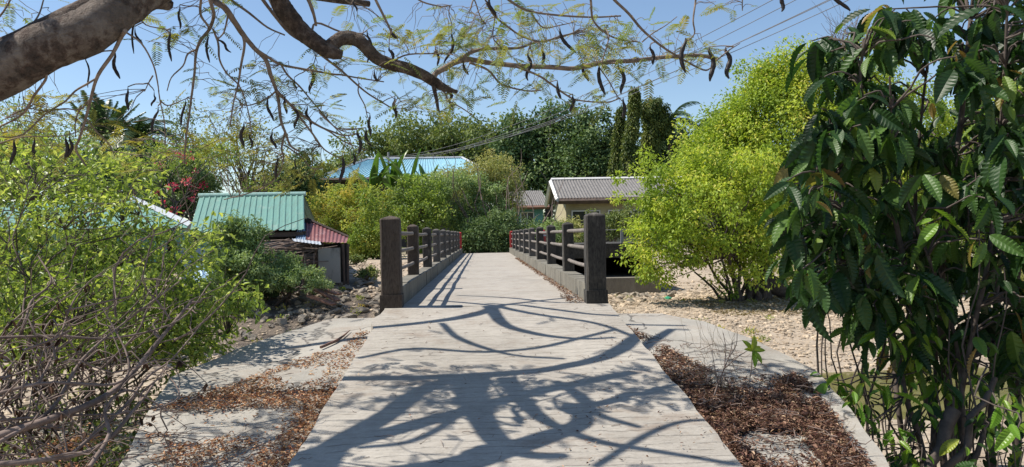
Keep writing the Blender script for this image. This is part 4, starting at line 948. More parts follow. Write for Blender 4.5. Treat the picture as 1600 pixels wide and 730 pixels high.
# (start depth, end depth, start radius px, end radius px, points)
BR = [
 (4.75, 5.3, 9, 2.2, [(318, -30), (334, 0), (350, 11), (365, 32), (379, 53), (397, 75), (415, 93), (423, 118), (432, 142), (436, 164), (439, 189), (447, 210), (454, 228), (468, 237)]),
 (4.9, 5.5, 4, 1.5, [(397, 75), (418, 89), (439, 101), (468, 107), (520, 116), (533, 117), (560, 122), (600, 128)]),
 (4.7, 5.0, 5, 2, [(322, -20), (331, 10), (334, 25), (327, 46), (313, 64), (306, 85), (304, 114), (299, 153), (295, 185), (290, 221), (288, 256)]),
 (4.6, 4.75, 3.5, 2.5, [(316, -15), (313, 21), (324, 39), (327, 46)]),
 (4.8, 4.9, 4, 1.5, [(379, 53), (382, 71), (377, 100), (372, 132), (365, 160), (359, 199)]),
 (4.75, 4.9, 2.5, 1.2, [(306, 78), (293, 85), (286, 103), (268, 121), (261, 142)]),
 (4.7, 5.0, 3, 1.2, [(333, 46), (341, 68), (343, 93), (354, 114), (372, 132), (382, 153), (390, 185), (393, 214)]),
 (4.7, 4.7, 2.4, 1.6, [(356, 26), (350, 50), (340, 62)]),
 (5.0, 5.4, 4, 2, [(350, -14), (361, 0), (390, 21), (418, 43), (445, 55)]),
 (4.95, 5.6, 5, 1.6, [(398, -22), (411, 0), (432, 28), (454, 53), (482, 71), (520, 100), (533, 110), (569, 142), (597, 160), (622, 175)]),
 (5.1, 5.6, 4, 1.5, [(432, 142), (454, 164), (475, 182), (500, 198), (520, 206), (538, 212), (560, 209)]),
 (5.3, 5.8, 2.6, 1.1, [(439, 101), (450, 118), (468, 135), (489, 160), (520, 196), (537, 212), (550, 227)]),
 (5.1, 5.1, 2.5, 1.2, [(432, 142), (418, 153), (393, 164), (375, 164)]),
 (5.2, 5.5, 2.8, 1.1, [(454, 164), (489, 210), (504, 231), (518, 241), (536, 250)]),
 (5.3, 5.8, 7.5, 5, [(676, 122), (682, 114), (694, 107), (715, 96), (734, 93), (756, 97), (809, 103), (862, 105), (898, 107), (941, 98), (989, 95), (1042, 89), (1096, 87), (1121, 94)]),
 (5.4, 5.9, 5, 1.8, [(715, 95), (741, 80), (770, 76), (810, 75), (835, 67), (870, 60), (905, 48)]),
 (5.35, 5.7, 3.4, 1.5, [(734, 98), (763, 110), (784, 132), (823, 142), (845, 141)]),
 (5.5, 5.8, 3.2, 1.5, [(806, 104), (841, 118), (862, 132), (887, 150), (905, 157), (948, 160), (969, 153)]),
 (5.0, 5.5, 4, 2, [(778, -16), (795, 0), (823, 16), (862, 23), (923, 27), (970, 25)]),
 (5.0, 5.6, 3.5, 1.6, [(918, -20), (923, 0), (927, 32), (948, 53), (970, 62), (1000, 66)]),
 (5.1, 5.8, 4, 2, [(948, -18), (960, 0), (982, 21), (1003, 46), (1032, 71), (1060, 89), (1085, 103), (1103, 110), (1114, 103)]),
 (5.3, 5.5, 2, 1.2, [(830, 20), (848, 43), (873, 40), (900, 34)]),
 (5.1, 5.7, 3, 1.5, [(760, 5), (773, 25), (795, 43), (816, 57), (848, 66), (873, 57), (920, 48)]),
 (5.0, 5.4, 2.6, 1.4, [(752, -15), (760, 3), (773, 22), (770, 57), (780, 71)]),
 (5.3, 5.4, 2.4, 1.1, [(694, 143), (702, 158), (720, 168), (741, 182)]),
 (5.2, 5.3, 3, 1.4, [(1088, -20), (1087, 0), (1083, 32), (1085, 53), (1071, 66)]),
 (4.9, 5.0, 3.6, 2.8, [(580, -15), (587, 0), (601, 28), (613, 53)]),
 (5.05, 5.1, 3.2, 1.3, [(486, 60), (494, 36), (533, 50), (566, 53), (577, 62)]),
 (4.9, 5.0, 6, 3, [(470, -20), (482, 0), (490, 22), (494, 40)]),
 (5.2, 5.3, 2.5, 1.6, [(617, 101), (619, 93), (640, 85), (680, 84), (708, 85)]),
 (5.3, 5.6, 2.2, 1.1, [(735, 14), (741, 0), (750, 25), (760, 40)]),
 (4.05, 4.3, 5.5, 2.2, [(196, 48), (189, 59), (175, 86), (153, 118), (143, 150), (134, 185), (125, 214), (119, 235), (135, 260)]),
 (4.15, 4.2, 2.8, 1.5, [(153, 121), (135, 132), (118, 142), (100, 160), (71, 178), (36, 210), (0, 214), (-30, 205)]),
 (4.0, 4.3, 3.4, 2, [(72, 112), (71, 125), (53, 150), (36, 178), (0, 198), (-30, 210)]),
 (4.2, 4.3, 2.2, 1.2, [(139, 157), (125, 171), (100, 170), (71, 174), (40, 170), (0, 190)]),
 (4.2, 4.2, 2.4, 1.3, [(126, 167), (118, 189), (118, 214)]),
 (4.1, 4.5, 2.4, 1.2, [(196, 50), (221, 68), (239, 100), (246, 128), (250, 157), (257, 192), (258, 228)]),
 (4.2, 4.5, 2, 1.1, [(212, 10), (214, 21), (228, 39), (257, 46), (267, 53)]),
 (4.3, 4.3, 1.8, 1, [(0, 224), (36, 214), (100, 212), (135, 200)]),
 (5.0, 5.0, 3, 1.5, [(-20, 38), (0, 25), (16, 0), (20, -15)]),
 (4.5, 4.6, 2.6, 1.5, [(50, 40), (62, 20), (70, -8)]),
 (5.2, 5.5, 2.6, 1.2, [(445, 208), (440, 232), (443, 246), (438, 267), (424, 285), (398, 299), (350, 312)]),
 (5.3, 5.4, 2, 1, [(448, 229), (470, 245), (484, 260), (494, 264), (505, 262)]),
 (5.3, 5.6, 2, 1, [(484, 190), (487, 205), (494, 220), (504, 231)]),
 (5.4, 5.7, 2.2, 1.1, [(484, 190), (515, 206), (532, 218), (550, 227), (575, 235)]),
 (5.2, 5.5, 2, 1, [(499, 176), (520, 196), (538, 206), (557, 209)]),
 (5.2, 5.4, 2.2, 1.2, [(940, 98), (951, 60), (946, 45), (950, 62)]),
 (5.6, 5.7, 1.8, 1, [(936, 105), (952, 128), (963, 148), (974, 160)]),
 (5.2, 5.4, 2.2, 1, [(1120, 94), (1140, 78), (1156, 68)]),
 (5.1, 5.2, 2, 1, [(1003, 66), (1020, 52), (1040, 40), (1058, 26)]),
 (5.2, 5.2, 2, 1.2, [(1163, -20), (1160, 0), (1160, 17)]),
 (5.2, 5.4, 2, 1, [(540, 0), (548, 6), (553, 2)]),
 (5.2, 5.4, 2, 1, [(480, 108), (490, 100), (494, 85)]),
 (5.0, 5.3, 2.6, 1.2, [(640, -12), (660, 3), (690, 10), (706, 8)]),
 (4.2, 4.3, 2, 1.2, [(134, 185), (150, 205), (170, 225), (180, 245)]),
 (4.5, 4.7, 2, 1, [(250, 157), (262, 165), (282, 158), (300, 150)]),
 (4.6, 4.7, 2, 1, [(239, 118), (232, 130), (226, 143)]),
 (5.3, 5.4, 2, 1, [(615, 165), (618, 158), (617, 156)]),
 (5.2, 5.3, 2, 1, [(561, 130), (560, 145), (570, 165), (574, 182), (578, 186)]),
]
tw = MB(); NODES = []; NDEP = []
for y0, y1, r0, r1, pts in BR:
    n = len(pts); W = [P(x, y, y0 + (y1 - y0) * k / (n - 1) + (RS.uniform(-.05, .05) if 0 < k < n - 1 else 0)) for k, (x, y) in enumerate(pts)]
    tw.tube(W, [r0 * .5 * 2 * y0 / F * .62, r1 * y1 / F * .62], 8 if r0 > 3 else 6, smooth=4, rough=.05)
    for k in range(n - 1):
        for f in (0, .25, .5, .75): NODES.append(tuple(W[k].lerp(W[k + 1], f)))
NODES = arr(NODES)
# feathery twice-divided leaves
fern = MB(); ferng = MB()
def fern_leaf(mb, p, d, L, tone, npair=12):
    d = Vector(d).normalized(); up = Vector((0, 0, 1)); S = d.cross(up); S = S.normalized() if S.length > .05 else Vector((1, 0, 0))
    roll = RS.uniform(-.28, .28); S = (S * math.cos(roll) + up * math.sin(roll)).normalized(); Nn = S.cross(d)
    tt = np.linspace(.12, 1, npair); A = arr(p)[None] + tt[:, None] * L * arr(d)[None] + (tt ** 2)[:, None] * arr([0, 0, -.22 * L])
    pl_ = L * .27 * np.sin(np.pi * (.18 + .70 * tt)) ** .8
    for sg_ in (-1, 1):
        D = arr(S)[None] * sg_ + arr(d)[None] * .55 + RS.normal(size=(npair, 3)) * .07 + arr([0, 0, -.12])
        mb.leaves(A, D, np.tile(arr(Nn), (npair, 1)) + RS.normal(size=(npair, 3)) * .15, pl_, L * .06, np.clip(tone + RS.normal(size=npair) * .08, 0, 1), PINNA)
    return A
REGF = [ # cx, cy, rx, ry, n, Y0, Y1, gold
 (850, 60, 130, 60, 95, 5.0, 6.2, 0), (740, 60, 80, 50, 46, 5.0, 6.0, 0), (1000, 75, 100, 45, 48, 5.2, 6.0, 0), (690, 45, 60, 35, 20, 5, 5.8, 0), (620, 60, 50, 30, 16, 5, 5.8, 0),
 (680, 155, 60, 28, 26, 5.0, 5.8, 0), (600, 120, 50, 40, 14, 5, 5.7, 0), (520, 90, 40, 35, 14, 5, 5.6, 0), (560, 45, 50, 30, 8, 5, 5.6, 0), (820, 140, 60, 22, 12, 5.4, 6, 0),
 (490, 165, 55, 28, 16, 5, 5.7, 0), (420, 130, 50, 45, 18, 4.9, 5.6, 0), (370, 160, 70, 45, 22, 4.9, 5.6, 0), (440, 240, 70, 35, 20, 5.2, 5.8, 0), (330, 140, 40, 50, 8, 4.8, 5.4, 0),
 (70, 165, 90, 32, 26, 4.2, 5.0, 1), (50, 215, 80, 35, 18, 4.2, 5.2, 1), (150, 200, 50, 20, 8, 4.3, 5.0, 1), (350, 225, 90, 40, 30, 5.0, 6.0, 1), (230, 240, 60, 30, 12, 4.8, 5.6, 1), (430, 280, 60, 22, 16, 5.4, 6, 1),
 (250, 40, 50, 30, 12, 4.5, 5.2, 0), (330, 30, 40, 30, 8, 4.6, 5.2, 0), (30, 30, 60, 30, 14, 4.8, 5.4, 0), (1145, 8, 35, 8, 7, 5.1, 5.3, 0), (930, 150, 50, 18, 8, 5.5, 5.9, 0), (1080, 78, 40, 20, 10, 5.3, 5.7, 0), (540, 255, 40, 20, 8, 5.4, 5.9, 1), (500, 200, 60, 40, 8, 5.2, 5.8, 0), (730, 120, 60, 20, 10, 5.3, 5.8, 0)]
for cx, cy, rx, ry, n, ya, yb, gold in REGF:
    for k in range(int(n * 1.35)):
        a = RS.uniform(0, 6.28); q = RS.rand() ** .5; p = P(cx + rx * q * math.cos(a), cy + ry * q * math.sin(a), RS.uniform(ya, yb))
        d2 = ((NODES - arr(p)) ** 2).sum(1) + np.maximum(0, p.z - NODES[:, 2]) * .2; s_ = Vector(NODES[d2.argmin()])
        v = p - s_
        if v.length > .5: s_ = p - v.normalized() * .5
        if v.length > .04: limb(tw, s_, p, .0022, .0014, .16, 4, 4, sag=.02)
        d = Vector((RS.uniform(-1, 1), RS.uniform(-1, 1), RS.uniform(-.25, .12)))
        if v.length > .04: d = d + v.normalized() * .5
        fern_leaf(ferng if gold else fern, p, d, RS.uniform(.10, .19), RS.uniform(0, .5) if gold else RS.rand())
# unseen upper boughs, above the frame: what throws the branch shadows over the approach
ub = MB()
def over(pts, h0, h1, smooth=4):        # pts: where the shadow lies (px, py, half width px)
    W, Rr = [], []
    n = len(pts)
    for k, (x, y, w) in enumerate(pts):
        s = RP(x, y); hgt = h0 + (h1 - h0) * k / (n - 1); W.append(s + SUN * (hgt / SUN.z)); Rr.append(1.22 * w * s.y / F)
    ub.tube(W, Rr, 10, smooth=smooth, rough=.05)
    return W
over([(470, 830, 24), (495, 740, 22), (520, 700, 20), (570, 668, 17), (610, 645, 14), (650, 615, 12), (700, 595, 12), (745, 588, 14)], 3.1, 3.2)
over([(60, 620, 7), (180, 606, 8), (300, 600, 8), (430, 594, 9), (520, 592, 10), (640, 590, 10), (760, 585, 11), (850, 578, 11), (930, 562, 11), (970, 545, 11), (1005, 520, 8), (1040, 500, 5)], 3.15, 3.3)
over([(735, 588, 22), (738, 620, 18), (755, 660, 16), (785, 695, 16), (830, 712, 12), (880, 712, 9)], 3.2, 3.0)
over([(790, 590, 12), (820, 630, 11), (860, 662, 9), (930, 688, 8), (1010, 702, 7), (1150, 726, 6)], 3.2, 3.2)
over([(380, 530, 6), (480, 520, 7), (575, 512, 7), (650, 506, 7), (740, 492, 8), (785, 476, 7), (840, 462, 5), (900, 450, 4)], 3.4, 3.4)
over([(765, 478, 8), (790, 508, 7), (850, 524, 6), (905, 530, 5), (960, 528, 4)], 3.4, 3.4)
over([(868, 596, 6), (905, 618, 9), (935, 648, 7), (1000, 668, 5)], 3.2, 3.2)
over([(760, 470, 5), (840, 480, 4), (940, 492, 4), (1060, 495, 3)], 3.5, 3.5)
ubn = [v for v in ub.V]
over([(560, 560, 4), (650, 545, 5), (760, 550, 5), (860, 540, 5), (960, 515, 4)], 3.4, 3.3)
over([(690, 505, 4), (720, 530, 5), (800, 555, 4), (880, 560, 4)], 3.4, 3.3)
over([(660, 455, 4), (740, 470, 5), (830, 490, 5), (930, 505, 4), (1000, 530, 4)], 3.5, 3.4)
over([(700, 440, 3), (790, 452, 4), (870, 470, 4), (960, 470, 3)], 3.7, 3.6)
over([(560, 700, 5), (640, 690, 6), (700, 660, 6), (735, 625, 7)], 3.2, 3.2)
over([(930, 730, 6), (990, 690, 6), (1060, 660, 5), (1120, 655, 4)], 3.1, 3.2)
shade_canopy = []  # unseen high canopy and its branches, added to shade the left bank
for k in range(9):
    q = Vector((RS.uniform(-11.5, -7.2), RS.uniform(13, 19), RS.uniform(6.9, 8.6))); shade_canopy.append(q)
limb(ub, (TX, TY, 1.2), (-8.5, 12.0, 6.8), .14, .07, .08, 8, 10, sag=1.5)
for q in shade_canopy: limb(ub, (-8.5, 12.0, 6.8), q, .05, .02, .1, 6, 6)
for k in range(520):
    q = shade_canopy[RS.randint(9)]; p = q + Vector(RS.normal(size=3) * .75); p.z = max(p.z, 6.7 + .02 * p.y)
    fern_leaf(fern, p, (RS.uniform(-1, 1), RS.uniform(-1, 1), -.1), RS.uniform(.35, .55), RS.rand(), 7)
part(ub, 'unseen_bough', M['bark_branch'], ot, True)
# sparse leaves on those boughs
for k in range(95):
    s = RP(RS.uniform(150, 1300), 470 + 300 * RS.rand() ** 1.2); p = s + SUN * (RS.uniform(3.0, 4.0) / SUN.z)
    # keep the clear patches of the photograph clear
    fern_leaf(fern, p, (RS.uniform(-1, 1), RS.uniform(-1, 1), -.1), RS.uniform(.13, .2), RS.rand())
part(fern, 'foliage', M['fern'], ot); part(ferng, 'foliage', M['fern_gold'], ot)

PODS = [(180, 88, 184, 123, 5, 4.2), (210, 32, 208, 84, 3, 4.3), (211, 50, 221, 68, 3, 4.3), (266, 53, 266, 96, 4, 4.5), (200, 144, 199, 172, 4.5, 4.4), (247, 174, 237, 210, 4, 4.5), (134, 94, 140, 137, 2.5, 4.2),
 (103, 220, 102, 250, 5, 4.3), (109, 219, 109, 246, 4.5, 4.3), (22, 225, 18, 258, 5, 4.3), (54, 222, 53, 250, 4, 4.3), (281, 15, 280, 46, 3.5, 4.6), (325, 60, 326, 98, 3.5, 4.8), (341, 62, 362, 82, 3.5, 4.8), (438, 14, 438, 32, 3.5, 5),
 (486, 110, 487, 144, 5, 5.2), (418, 158, 425, 189, 4, 5.1), (445, 156, 447, 178, 4, 5.1), (460, 170, 464, 201, 4, 5.2), (480, 171, 484, 196, 4, 5.3), (381, 199, 378, 230, 5, 5), (390, 215, 394, 231, 3.5, 5), (425, 210, 429, 233, 4, 5.2),
 (290, 163, 283, 197, 3.5, 4.8), (434, 250, 431, 280, 4, 5.3), (462, 248, 460, 262, 2, 5.3), (536, 250, 532, 286, 5, 5.5), (558, 209, 562, 241, 5, 5.5), (572, 206, 579, 229, 4.5, 5.5), (578, 184, 577, 213, 4, 5.4), (553, 243, 555, 258, 4, 5.5),
 (574, 55, 577, 98, 4, 5.1), (617, 157, 617, 185, 4.5, 5.4), (585, 115, 589, 127, 3.5, 5.2), (608, 78, 617, 93, 4.5, 5.1), (706, 57, 698, 99, 4, 5.4), (681, 80, 685, 103, 3.5, 5.3), (724, 101, 731, 117, 4, 5.4), (612, 51, 619, 60, 4, 5.0), (553, 0, 556, 18, 2.5, 5.2),
 (764, 0, 773, 26, 5, 5.1), (825, 88, 827, 126, 4.5, 5.5), (847, 80, 849, 101, 4.5, 5.5), (875, 50, 898, 83, 5, 5.4), (871, 132, 876, 155, 4.5, 5.6), (895, 153, 893, 175, 4.5, 5.7), (911, 106, 918, 127, 4.5, 5.6), (936, 107, 943, 148, 5.5, 5.5), (966, 105, 976, 147, 5.5, 5.5), (974, 160, 975, 185, 5, 5.6),
 (1016, 76, 1023, 101, 5, 5.5), (1071, 66, 1070, 113, 6.5, 5.3), (1108, 80, 1114, 127, 7, 5.4), (1134, 80, 1142, 123, 7, 5.4), (1228, -12, 1219, 18, 6, 5.2), (1298, -10, 1327, 17, 5.5, 5.2), (241, 150, 238, 166, 3, 4.6), (460, 128, 462, 140, 3, 5.2)]
for (xa, ya, xb, yb, w, Y) in PODS:
    a_, b_ = P(xa, ya, Y), P(xb, yb, Y); mb = MB(); n = 11; sgn = RS.choice([-1, 1]); amp = (b_ - a_).length * RS.uniform(.05, .13); ph = RS.uniform(1.0, 1.9)
    pts = [a_ + Vector((0, 0, .03))]; rr = [.12]
    for k in range(n):
        t = k / (n - 1); pts.append(a_.lerp(b_, t) + Vector((sgn * amp * math.sin(ph * math.pi * t), .3 * amp * math.sin(3 * t), 0))); rr.append((.45 + .55 * math.sin(math.pi * min(1, t * 1.02 + .03)) ** .5) * (1 + .10 * math.sin(t * 40)) if k < n - 1 else .3)
    mb.tube(pts, arr(rr) * w * .5 * Y / F * 1.15, 8, smooth=3)
    part(mb, 'seed_pod', M['pod'], ot, True)
# pod stalks reach the nearest twig
mb = tw
for (xa, ya, xb, yb, w, Y) in PODS:
    a_ = P(xa, ya, Y) + Vector((0, 0, .03)); d2 = ((NODES - arr(a_)) ** 2).sum(1) + np.where(NODES[:, 2] < a_.z - .02, .05, 0); s_ = Vector(NODES[d2.argmin()])
    if (s_ - a_).length < .45: limb(mb, s_, a_, .004, .003, .08, 3, 4)
    else: limb(mb, a_ + Vector((.03, 0, .4)), a_, .004, .003, .08, 3, 4)

part(tw, 'twigs', M['twig'], ot, True)

# ---------------------------------------------------------------- broad leaved shrub on the right
def pleat_tpl(nu=20, young=0):
    V = []; vs = (-1, -.5, 0, .5, 1)
    for i in range(nu + 1):
        t = i / nu; w = .5 * (math.sin(math.pi * min(1, t ** .85)) ** .8) * (1 - .25 * t) + .004
        for v in vs:
            u = t + abs(v) * .09 * math.sin(math.pi * t)
            z = -.28 * t * t + abs(v) * w * .30 * .4 + ((-1) ** i) * (.6 if abs(v) == .5 else 1.0) * abs(v) * .022 * math.sin(math.pi * t) - (.0 if v else .006)
            V.append((u, v * w * (1 + .012 * (-1) ** i), z))
    F_ = [[i * 5 + j, i * 5 + j + 1, (i + 1) * 5 + j + 1, (i + 1) * 5 + j] for i in range(nu) for j in range(4)]
    return arr(V), np.array(F_)
PL = pleat_tpl()
bs_root = empty('broad_leaved_shrub', (P(1480, 700, 5.6).x, 5.6, hz(3.3, 5.6)), 'tall shrub with drooping glossy pleated dark leaves at the right edge', 'shrub')
st = MB(); SN = []
STEMS = [(5.6, 10, [(1478, 800), (1472, 700), (1440, 600), (1425, 480), (1400, 350), (1370, 230), (1345, 140), (1350, 60)]),
 (5.4, 9, [(1445, 790), (1440, 700), (1415, 620), (1395, 520), (1350, 400), (1310, 300), (1290, 220)]),
 (5.8, 13, [(1500, 800), (1492, 700), (1478, 600), (1470, 470), (1480, 330), (1500, 200), (1510, 90), (1520, 0)]),
 (5.2, 9, [(1530, 800), (1512, 720), (1500, 640), (1520, 520), (1545, 400), (1560, 250), (1570, 100), (1575, -20)]),
 (6.0, 9, [(1560, 780), (1548, 680), (1552, 540), (1560, 430), (1585, 300), (1600, 150)]),
 (5.9, 8, [(1462, 790), (1458, 700), (1462, 560), (1440, 420), (1430, 300), (1440, 180), (1450, 90)]),
 (6.2, 8, [(1420, 760), (1405, 650), (1395, 560), (1380, 470), (1330, 400), (1270, 340)]),
 (6.1, 12, [(1585, 790), (1590, 650), (1588, 450), (1610, 250), (1620, 60)]),
 (5.3, 7, [(1498, 790), (1505, 650), (1490, 520), (1450, 400), (1400, 260), (1390, 120)])]
for Y, r, pts in STEMS:
    W = [P(x, y, Y + RS.uniform(-.12, .12)) for x, y in pts]; W[0].z = min(W[0].z, hz(W[0].x, W[0].y) - .05); st.tube(W, [r * .62 * Y / F, r * .22 * Y / F], 9, smooth=4, rough=.06)
    for k in range(len(W) - 1):
        for f in (0, .33, .66): SN.append(tuple(W[k].lerp(W[k + 1], f)))
limb(st, P(1555, 590, 5.0), P(1440, 800, 4.9), .018, .03, .1, 6, 8); limb(st, P(1430, 800, 4.8), P(1490, 640, 5.0), .02, .05, .08, 5, 9); limb(st, P(1460, 800, 5.1), P(1555, 640, 5.2), .03, .012, .08, 5, 8)
SN = arr(SN)
tops = [(1300, 95, 35, 55, 10, 5.3, 6.2), (1370, 55, 50, 40, 12, 5.2, 6.2), (1440, 40, 40, 30, 6, 5.2, 6), (1330, 180, 75, 60, 24, 5.0, 6.4), (1290, 260, 65, 70, 26, 4.8, 6.4), (1250, 330, 35, 45, 9, 5.0, 5.8), (1300, 400, 70, 70, 26, 4.8, 6.2), (1275, 450, 40, 40, 9, 5.0, 5.8), (1340, 480, 30, 35, 5, 5, 5.8),
 (1410, 230, 70, 80, 30, 4.9, 6.6), (1410, 370, 70, 70, 26, 4.9, 6.6), (1520, 60, 50, 70, 24, 4.9, 6.4), (1580, 120, 60, 120, 34, 4.8, 6.6), (1520, 250, 80, 90, 38, 4.8, 6.6), (1560, 360, 70, 80, 26, 4.7, 6.4), (1480, 420, 90, 50, 20, 5.0, 6.6), (1420, 470, 60, 30, 6, 5.0, 6), (1660, 300, 60, 250, 30, 4.8, 6.6), (1640, 40, 60, 80, 14, 4.8, 6.4), (1550, -60, 120, 40, 16, 5, 6.4), (1470, 500, 60, 50, 12, 5.2, 6.4), (1570, 500, 60, 60, 20, 4.9, 6.4), (1390, 540, 50, 30, 5, 5.2, 6.2), (1600, 600, 40, 60, 8, 5, 6.2), (1640, 520, 50, 80, 12, 5, 6.2)]
fl = MB(); yg = MB()
def whorl(mb, c, n, L0, tone0, droop):
    C, D, N_, L, T = [], [], [], [], []
    for k in range(n):
        a = k * 2.4 + RS.uniform(-.5, .5); e = RS.uniform(-1.25, -.15) - droop
        d = Vector((math.cos(a) * .8, math.sin(a) * .8, math.tan(max(-1.25, e)) * .55)).normalized()
        C.append(c + Vector(RS.normal(size=3) * .03) + d * .02); D.append(d); s = d.cross(Vector((0, 0, 1))); nn = s.cross(d); nn = nn if nn.z > 0 else -nn; nn = nn + s * RS.uniform(-.9, .9)
        N_.append(nn + Vector(RS.normal(size=3) * .25)); L.append(L0 * RS.uniform(.4, 1.2)); T.append(np.clip(tone0 + RS.normal() * .15, 0, 1))
    mb.leaves(arr(C), arr(D), arr(N_), arr(L), arr(L) * RS.uniform(.36, .50), arr(T), PL)
for cx, cy, rx, ry, n, ya, yb in tops:
    for k in range(int(n * 1.0)):
        a = RS.uniform(0, 6.28); q = RS.rand() ** .5 * (1 + .3 * RS.rand() ** 3); c = P(cx + rx * q * math.cos(a), cy + ry * q * math.sin(a), RS.uniform(ya, yb))
        d2 = ((SN - arr(c)) ** 2).sum(1) + np.maximum(0, SN[:, 2] - c.z) * .8; s_ = Vector(SN[d2.argmin()])
        limb(st, s_, c, .009, .005, .14, 4, 5, sag=.06)
        whorl(fl, c, RS.randint(4, 8), RS.uniform(.20, .30), RS.uniform(.0, .82) if RS.rand() < .965 else .95, .25)
for (x, y, Y, n, L_, t_) in ((1470, 340, 4.9, 6, .17, .5), (1382, 520, 5.1, 6, .17, .3), (1350, 590, 5.2, 6, .14, .8), (1300, 600, 5.3, 5, .15, .3), (1385, 610, 5.0, 6, .15, .2), (1420, 560, 5.3, 5, .14, .9), (1330, 620, 5.2, 5, .16, .0), (1390, 660, 5.0, 4, .14, .1), (1450, 590, 5.5, 5, .15, .2), (1400, 500, 5.2, 5, .15, .4), (1590, 670, 4.0, 6, .20, .3), (1560, 640, 4.5, 4, .16, .1), (1530, 600, 5, 5, .15, .1), (1500, 620, 5.3, 4, .13, .1), (1365, 565, 5.4, 5, .13, .6), (1280, 590, 5.6, 5, .12, .1), (1350, 640, 5.2, 5, .14, .2), (1410, 690, 4.9, 4, .13, .4), (1480, 560, 5.4, 4, .14, .5), (1440, 520, 5.2, 4, .14, .7)):
    c = P(x, y, Y); d2 = ((SN - arr(c)) ** 2).sum(1); s_ = Vector(SN[d2.argmin()]); limb(st, s_, c, .007, .004, .12, 4, 5); whorl(yg, c, n, L_, t_, .1)
for k in range(95):
    u = RS.rand(); c = P(1275 + 345 * u + RS.uniform(-15, 15), RS.uniform(575 + 20 * (u < .4), 740), RS.uniform(4.6, 6.2))
    if c.x < 2.25 + .1 * (c.y - 4): continue
    d2 = ((SN - arr(c)) ** 2).sum(1); s_ = Vector(SN[d2.argmin()])
    if RS.rand() < .35 or (s_ - c).length > .8: s_ = Vector((c.x + RS.uniform(-.1, .1), c.y + RS.uniform(-.1, .1), hz(c.x, c.y)))
    limb(st, s_, c, .006, .003, .12, 4, 5); whorl(yg if RS.rand() < .45 else fl, c, RS.randint(3, 6), RS.uniform(.11, .18), RS.rand() * .7, RS.uniform(0, .3))
for k in range(26):
    x = P(RS.uniform(1330, 1640), 700, 5.5).x; y = RS.uniform(5.0, 6.6); limb(st, (x, y, hz(x, y) - .02), (x + RS.uniform(-.25, .25), y + RS.uniform(-.2, .2), RS.uniform(-.2, 1.2)), RS.uniform(.006, .013), .004, .08, 6, 6)
part(st, 'stems', M['twig_dark'], bs_root, True); part(fl, 'foliage', M['bigleaf'], bs_root); part(yg, 'young_foliage', M['bigyoung'], bs_root)

# ---------------------------------------------------------------- dead branches piled on the left
DB = [((-60, 700, 3.7), (120, 640, 3.9), (190, 600, 4.2), (250, 530, 4.5), (300, 470, 4.8), 16, 'longest grey dead branch sweeping up through the left brush pile'),
 ((-80, 640, 3.8), (60, 600, 3.9), (180, 600, 4.1), (200, 560, 4.2), (160, 480, 4.4), 8, 'bent dead branch with a hooked end in the left brush pile'),
 ((-60, 725, 3.6), (40, 722, 3.6), (150, 700, 3.8), (210, 640, 4.0), (240, 600, 4.2), 13, 'thick dead branch lying lowest in the bottom left corner'),
 ((-60, 530, 4.2), (80, 525, 4.3), (180, 528, 4.4), (280, 500, 4.6), (330, 440, 4.9), 6, 'thin dead branch arching level across the left brush pile'),
 ((0, 690, 3.7), (80, 640, 3.9), (130, 560, 4.2), (200, 500, 4.5), (280, 440, 4.8), 8, 'straight dead branch slanting up to the right in the left brush pile'),
 ((30, 530, 4.3), (40, 500, 4.3), (50, 470, 4.4), (80, 440, 4.5), (60, 400, 4.6), 7, 'pale upright dead branch curving at the left edge of the brush'),
 ((100, 720, 3.7), (190, 640, 4.0), (230, 590, 4.2), (270, 560, 4.4), (320, 500, 4.7), 7, 'dead branch leaning toward the left apron edge'),
 ((-40, 660, 3.8), (90, 650, 3.9), (200, 645, 4.1), (280, 620, 4.2), (240, 560, 4.4), 6, 'flat lying dead branch with a curled tip beside the apron'),
 ((60, 600, 4.1), (90, 540, 4.3), (110, 480, 4.5), (140, 440, 4.6), (200, 400, 4.8), 5, 'slender dead branch standing up into the green leaves'),
 ((140, 730, 3.6), (170, 680, 3.8), (165, 640, 3.9), (200, 610, 4.0), (260, 640, 4.1), 9, 'forked grey dead branch in the middle of the bottom left brush')]
for k, d in enumerate(DB):
    W = [P(*q) for q in d[:5]]; mb = MB(); r = d[5]
    for w in W: w.z = max(w.z, hz(w.x, w.y) + .02)
    mb.tube(W, [r * .42 * W[0].y / F, r * .13 * W[-1].y / F], 8, smooth=5, rough=.07)
    for q in range(4):
        i_ = RS.randint(0, 4); s_ = W[i_].lerp(W[i_ + 1], RS.rand()); e_ = s_ + (W[i_ + 1] - W[i_]).normalized() * RS.uniform(.15, .45) + Vector(RS.uniform(-.25, .25, 3)) + Vector((0, 0, .04)); limb(mb, s_, e_, r * .15 * s_.y / F, .002, .2, 5, 5)
    tag(mb.build('dead_branch', M['dead'], smooth=True), d[6], 'dead branch', 'dead branches piled on the left')
mb = MB(); wl = MB()
for k in range(150):
    a_ = P(RS.uniform(-60, 225), RS.uniform(540, 780), RS.uniform(3.7, 5.6)); zz = hz(a_.x, a_.y)
    if a_.x > -2.15 and a_.y > 3: a_.x -= .3
    a_.z = max(a_.z, zz); d = Vector((RS.uniform(-1, 1), RS.uniform(-.5, .5), RS.uniform(-.15, .6))).normalized() * RS.uniform(.25, .8)
    pts = limb(mb, a_, a_ + d, RS.uniform(.003, .008), .002, .2, 5, 5, sag=.06)
    if RS.rand() < .55:
        n = RS.randint(4, 12); C = arr([tuple(pts[RS.randint(1, 6)]) for _ in range(n)]); wl.leaves(C, unit_rand(n) * .6 + arr([0, 0, -1.0]), unit_rand(n), RS.uniform(.025, .06, n), RS.uniform(.01, .02, n), RS.rand(n), LEAF)
